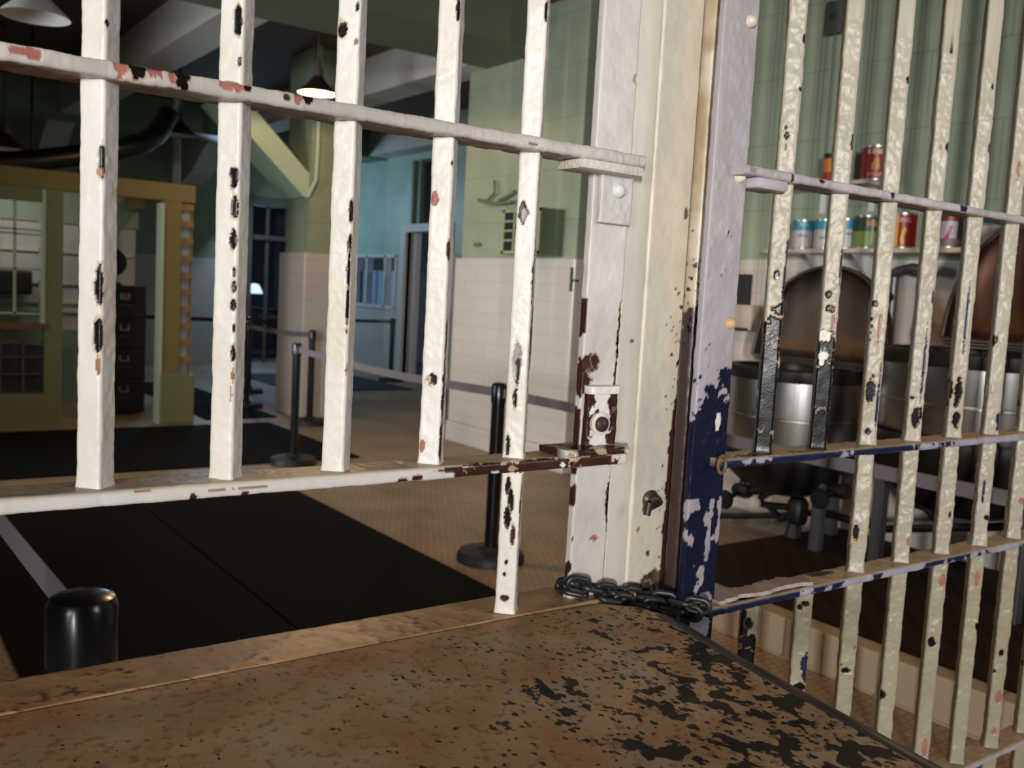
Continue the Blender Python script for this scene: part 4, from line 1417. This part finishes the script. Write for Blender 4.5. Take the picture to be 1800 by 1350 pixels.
def can(px, diam, hgt, zb, label, bands, xoff=0.11, texts=(), emblem=None, lid=(0.45, 0.43, 0.4)):
    """bands: (z0, z1, colour, angle0, angle1) fractions of height; angle 0 faces the viewer's side (-X,-Y)"""
    X = WX - xoff
    y = at(px, 400, 0, X)[1]
    c = (X, y, zb)
    r = diam / 2
    t = empty('food_can', label, 'can', c, 'cans on the wall shelves')
    MB().lathe([(0, 0), (r * .985, 0), (r, .004), (r, .010), (r * .985, .014), (r * .985, hgt - .014), (r, hgt - .010), (r, hgt - .003), (r * .96, hgt - .002), (r * .94, hgt - .006), (0, hgt - .006)], c, n=48).build('tin', simple('tin_metal', lid, 0.35, 0.85), t, True)
    face = math.atan2(-y, -X)       # direction from the can to the middle of the room's barred wall
    for (z0, z1, colr, a0, a1) in bands:
        zz0, zz1 = .014 + (hgt - .028) * z0, .014 + (hgt - .028) * z1
        n = max(4, int(abs(a1 - a0) / 6))
        full = abs(a1 - a0) >= 359
        ex = 0.0006 if full else 0.0012
        mb = MB()
        if full:
            mb.lathe([(r * .99, zz0), (r * .985 + ex, zz0), (r * .985 + ex, zz1), (r * .99, zz1)], c, n=48)
        else:
            mb.lathe([(r * .985 + ex, zz0), (r * .985 + ex, zz1)], c, n=n, a0=face + math.radians(a0), a1=face + math.radians(a1))
        mb.build('label_band', simple('can_label', colr, 0.42, var=0.06), t, True)
    for (txt, size, zc, colr) in texts:
        cu = bpy.data.curves.new('lettering', 'FONT')
        cu.body = txt
        cu.size = size
        cu.align_x, cu.align_y = 'CENTER', 'CENTER'
        cu.extrude = 0.0004
        cu.offset = size * 0.02
        tmp = bpy.data.objects.new('lettering_tmp', cu)
        COL.objects.link(tmp)
        dg = bpy.context.evaluated_depsgraph_get()
        me = bpy.data.meshes.new_from_object(tmp.evaluated_get(dg))
        bpy.data.objects.remove(tmp)
        bm2 = bmesh.new()
        bm2.from_mesh(me)
        bmesh.ops.subdivide_edges(bm2, edges=[e for e in bm2.edges if e.calc_length() > .008], cuts=3)
        for v in bm2.verts:
            th_ = face + v.co.x / r
            rr_ = r * .985 + .0022 + v.co.z
            v.co = Vector((rr_ * math.cos(th_), rr_ * math.sin(th_), hgt * zc + v.co.y))
        me2 = bpy.data.meshes.new('lettering')
        bm2.to_mesh(me2)
        bm2.free()
        link_mesh('lettering', me2, simple('label_ink', colr, 0.5, var=0.05), t)
    if emblem:
        pts, colr = emblem
        mb = MB()
        A, B_ = [], []
        for (u, v) in pts:
            th_ = face + u * diam / 2 / r
            for rad, L_ in ((r * .985 + .0012, A), (r * .985 + .0030, B_)):
                L_.append(mb.bm.verts.new((X + rad * math.cos(th_), y + rad * math.sin(th_), zb + v * hgt)))
        mb.bm.faces.new(B_)
        mb.bm.faces.new(A[::-1])
        for i in range(len(A)):
            j = (i + 1) % len(A)
            mb.bm.faces.new((A[i], A[j], B_[j], B_[i]))
        bmesh.ops.recalc_face_normals(mb.bm, faces=mb.bm.faces)
        mb.build('emblem', simple('emblem_gold', colr, 0.45), t)
    return t


BLUE, WHITE, REDC, GOLD = (0.03, 0.27, 0.42), (0.50, 0.49, 0.48), (0.27, 0.010, 0.010), (0.70, 0.40, 0.05)
LION = [(-.28, .30), (-.05, .27), (.25, .30), (.30, .40), (.22, .46), (.26, .56), (.12, .64), (-.06, .62), (-.14, .52), (-.30, .46)]
can(1412, 0.128, 0.188, ZC, 'first blue topped white can at the left end of the lower shelf', [(0, .66, WHITE, 0, 360), (.66, 1, BLUE, 0, 360), (.40, .50, (0.25, 0.24, 0.25), -25, 30)], texts=[('XO', .030, .82, (0.65, 0.72, 0.75))])
can(1450, 0.128, 0.188, ZC, 'second blue topped white can, half behind a bar', [(0, .66, WHITE, 0, 360), (.66, 1, BLUE, 0, 360), (.30, .40, (0.25, 0.24, 0.25), -25, 30)])
can(1487, 0.128, 0.188, ZC, 'third blue topped white can, next to the green can', [(0, .66, WHITE, 0, 360), (.66, 1, BLUE, 0, 360), (.44, .54, (0.2, 0.19, 0.2), 0, 40)])
can(1523, 0.148, 0.200, ZC, 'green can with a dark green top and small red patch', [(0, .52, (0.20, 0.33, 0.07), 0, 360), (.52, 1, (0.02, 0.07, 0.03), 0, 360), (.70, .88, (0.55, 0.12, 0.03), 0, 50), (.12, .95, (0.36, 0.44, 0.34), 22, 34)])
can(1587, 0.150, 0.205, ZC, 'red and gold can in the middle of the lower shelf', [(0, 1, REDC, 0, 360), (0, 1, GOLD, -60, -18)], texts=[('KING', .034, .78, (0.75, 0.45, 0.35))], emblem=([(-.05, .12), (.20, .14), (.12, .34), (.30, .52), (.14, .62), (-.02, .50), (-.12, .30)], GOLD))
can(1668, 0.150, 0.205, ZC, 'white and crimson can with a dark red top right of the gold one', [(0, .75, (0.45, 0.43, 0.44), 0, 360), (.75, 1, (0.20, 0.015, 0.02), 0, 360), (0, .22, (0.22, 0.02, 0.05), 0, 360), (.2, 1, (0.06, 0.05, 0.06), 35, 110)], emblem=([(-.30, .20), (.05, .24), (.18, .44), (.28, .60), (.10, .62), (-.02, .44), (-.22, .30)], (0.40, 0.02, 0.08)))
can(1742, 0.130, 0.188, ZC, 'blue topped white can at the right behind the copper lid', [(0, .66, WHITE, 0, 360), (.66, 1, BLUE, 0, 360)])
can(1529, 0.168, 0.205, ZK, 'big red syrup can on the short upper shelf', [(0, 1, REDC, 0, 360), (.72, 1, (0.50, 0.25, 0.03), -7, 5)], texts=[('KING', .042, .80, (0.72, 0.62, 0.52)), ('SYRUP', .030, .16, (0.66, 0.42, 0.30))], emblem=(LION, (0.50, 0.20, 0.03)))
can(1458, 0.140, 0.185, ZK, 'orange can with a black lid left of the red syrup can', [(0, .35, (0.40, 0.03, 0.02), 0, 360), (.35, .88, (0.62, 0.22, 0.03), 0, 360), (.88, 1, (0.02, 0.02, 0.02), 0, 360)], lid=(0.04, 0.04, 0.04))

# ------------------------------------------------------------------ steam kettles
PF = 0.15


def kettle(label, c, r, zr, zs_, zbot, lid, group, legs, lidmat):
    x, y = c
    t = empty('steam_kettle', label, 'kettle', (x, y, PF), group)
    body = MB()
    prof = [(r * .985, zs_ - .02), (r, zs_), (r, zr - .075), (r + .016, zr - .07), (r + .016, zr - .062)]
    body.lathe([(r * .93, zr - .005)] + prof[::-1] + [(r * .93, zr - .004)], (x, y, 0), n=80, caps=False)
    body.build('drum', M['steel'], t, True)
    # inner pot
    inner = [(r * .93, zr - .004)] + [(r * .93 * math.cos(a), zs_ - .0 - (zs_ - zbot - .05) * math.sin(a)) for a in np.linspace(0, math.pi / 2 * .98, 14)]
    MB().lathe(inner, (x, y, 0), n=72, caps=False).build('inner_pot', M['steeld'], t, True)
    rim = MB().lathe([(r * .92, zr - .07), (r + .020, zr - .07), (r + .026, zr - .055), (r + .026, zr - .01), (r + .016, zr), (r * .93, zr), (r * .92, zr - .01), (r * .92, zr - .07)], (x, y, 0), n=80, caps=False)
    rim.build('rim_band', M['iron'], t, True)
    MB().lathe([(r + .001, zs_ + (zr - zs_) * .38), (r + .008, zs_ + (zr - zs_) * .38 + .004), (r + .008, zs_ + (zr - zs_) * .38 + .014), (r + .001, zs_ + (zr - zs_) * .38 + .018)], (x, y, 0), n=80, caps=False).build('seam_band', M['steel'], t, True)
    jac = [(r + .03, zs_ + .015), (r + .035, zs_)] + [((r + .035) * math.cos(a), zs_ - (zs_ - zbot) * math.sin(a)) for a in np.linspace(.1, math.pi / 2, 16)]
    MB().lathe(jac, (x, y, 0), n=72, caps=False).build('steam_jacket', M['iron'], t, True)
    for (lx, ly) in legs:
        MB().box((lx - .03, ly - .03, PF), (lx + .03, ly + .03, zs_ + .02), 0.004).build('leg', M['greysteel'], t)
    # hinged half lid leaning back, open
    lr, lh, lean, ly0, lx0, lz = lid
    lo = MB()
    nA_, nB_ = 40, 8
    outl = []
    for k in range(nA_ + 1):
        a = math.pi * k / nA_
        outl.append((ly0 + lr * math.cos(a), lh * math.sin(a) ** 0.8))

    def pt(yy, hh, dep):
        return (lx0 + lean * hh / lh + dep, yy, lz + hh)
    cy_, ch_ = ly0, lh * .35
    rings = []
    for s_, dep in ((1.0, -.055), (1.0, 0.0), (.97, .02), (.80, .06), (.5, .085), (.2, .095)):
        rings.append([lo.bm.verts.new(pt(cy_ + (yy - cy_) * s_, ch_ + (hh - ch_) * s_, dep)) for yy, hh in outl])
    for A, B_ in zip(rings, rings[1:]):
        for k in range(nA_):
            lo.bm.faces.new((A[k], A[k + 1], B_[k + 1], B_[k]))
        lo.bm.faces.new((A[nA_], A[0], B_[0], B_[nA_]))
    lo.bm.faces.new(rings[-1])
    bmesh.ops.recalc_face_normals(lo.bm, faces=lo.bm.faces)
    lo_ = lo.build('lid', lidmat, t, True)
    rim_pts = [pt(yy, hh, -.055) for yy, hh in outl]
    MB().tube(rim_pts, 0.012, 10).build('lid_rim', M['steeld'], lo_, True)
    hb = MB()
    for i in range(3):
        hb.box((lx0 - .075 + .02 * i, ly0 - lr, lz - .012 - .016 * i), (lx0 + .03, ly0 + lr, lz - .002 - .016 * i))
    hb.build('hinge_bar', M['steeld'], lo_)
    return t


K1 = kettle('left steam kettle with black valves below and its grey lid standing open', (4.60, 3.50), 0.375, 1.165, 0.69, 0.40,
            (0.455, 0.545, 0.10, 3.47, 4.76, 1.215), 'steam kettles', [(4.50, 3.20), (4.92, 3.40), (4.62, 3.44)], M['steeld'])
K2 = kettle('right steam kettle behind the bars with a copper brown lid standing open', (4.55, 2.38), 0.46, 1.345, 0.93, 0.52,
            (0.50, 0.63, 0.10, 2.11, 4.62, 1.405), 'steam kettles', [(4.46, 2.80), (4.86, 2.1), (4.30, 2.0)], M['copper'])

# steam pipework under the kettles


def valve(name_parent, c, ax):
    c = np.array(c)
    MB().lathe([(0, -.06), (.035, -.06), (.045, -.03), (.045, .03), (.035, .06), (0, .06)], c, axis=1, n=20).lathe([(.0, -.0), (.02, 0), (.02, .09), (0, .09)], c, axis=2, n=14).build('valve_body', M['iron'], name_parent, True)
    w = c + np.array(ax)
    MB().tube([c, w], 0.016, 10).lathe([(0.0, -.014), (.055, -.014), (.06, 0), (.055, .014), (0, .014)], w, axis=0, n=24).build('handwheel', M['iron'], name_parent, True)


pw = K1


def pz_(px, py, X):
    return at(px, py, 0, X)


MB().tube([pz_(1240, 906, 4.9), pz_(1300, 907, 4.9), pz_(1390, 905, 4.85), pz_(1440, 900, 4.8), pz_(1500, 915, 4.8), pz_(1560, 930, 4.8), pz_(1800, 925, 4.8)], 0.022, 12).build('pipe_run', M['iron'], pw, True)
MB().tube([pz_(1372, 862, 4.6), pz_(1350, 866, 4.6), pz_(1337, 876, 4.6), pz_(1340, 886, 4.6), pz_(1360, 889, 4.6), pz_(1405, 893, 4.6)], 0.022, 12).build('pipe_run', M['iron'], pw, True)
MB().tube([pz_(1352, 890, 4.62), pz_(1372, 912, 4.62), pz_(1405, 908, 4.62)], 0.02, 12).build('pipe_run', M['iron'], pw, True)
c0 = pz_(1402, 898, 4.58)
MB().lathe([(0, -.075), (.05, -.075), (.06, -.05), (.06, .05), (.045, .075), (0, .08)], c0, n=20).build('steam_trap', M['iron'], pw, True)
MB().tube([pz_(1388, 914, 4.55), pz_(1380, 945, 4.5), pz_(1370, 958, 4.5)], 0.009, 8).tube([pz_(1396, 914, 4.6), pz_(1400, 942, 4.62)], 0.009, 8).tube([pz_(1404, 914, 4.6), pz_(1397, 942, 4.62)], 0.009, 8).build('trap_legs', M['iron'], pw, True)
v0 = pz_(1305, 862, 4.55)
MB().tube([v0, v0 + (.12, -.20, .05)], 0.035, 14).build('pipe_run', M['iron'], pw, True)
valve(pw, v0, (-.13, .02, -.05))
v1 = pz_(1475, 862, 4.55)
MB().tube([v1, pz_(1462, 848, 4.6), pz_(1445, 830, 4.6)], 0.026, 12).build('pipe_run', M['iron'], pw, True)
valve(pw, v1, (-.10, .05, -.05))
MB().tube([pz_(1600, 880, 4.5), pz_(1630, 890, 4.5), pz_(1650, 915, 4.5), pz_(1652, 940, 4.5)], 0.03, 12).build('drain_pipe', M['iron'], K2, True)
# swivel water faucet between the kettles
fx = 5.04
f0, f1 = pz_(1573, 478, fx), pz_(1560, 615, fx)
fa = empty('kettle_faucet', 'grey upright water faucet pipe between the two kettles', 'faucet', f1)
MB().tube([(fx, f1[1], f1[2] - .3), (fx, f1[1], f0[2] - .03), (fx - .02, f1[1] - .03, f0[2]), (fx - .05, f1[1] - .14, f0[2] + .02), (fx - .06, f1[1] - .26, f0[2] + .0)], 0.03, 14).build('riser', M['greysteel'], fa, True)
MB().lathe([(0, -.03), (.035, -.03), (.045, 0), (.035, .03), (0, .03)], (fx - .07, f1[1], pz_(1573, 523, fx)[2]), axis=0, n=20).tube([(fx, f1[1], pz_(1573, 523, fx)[2]), (fx - .07, f1[1], pz_(1573, 523, fx)[2])], 0.016, 10).build('tap_knob', M['iron'], fa, True)
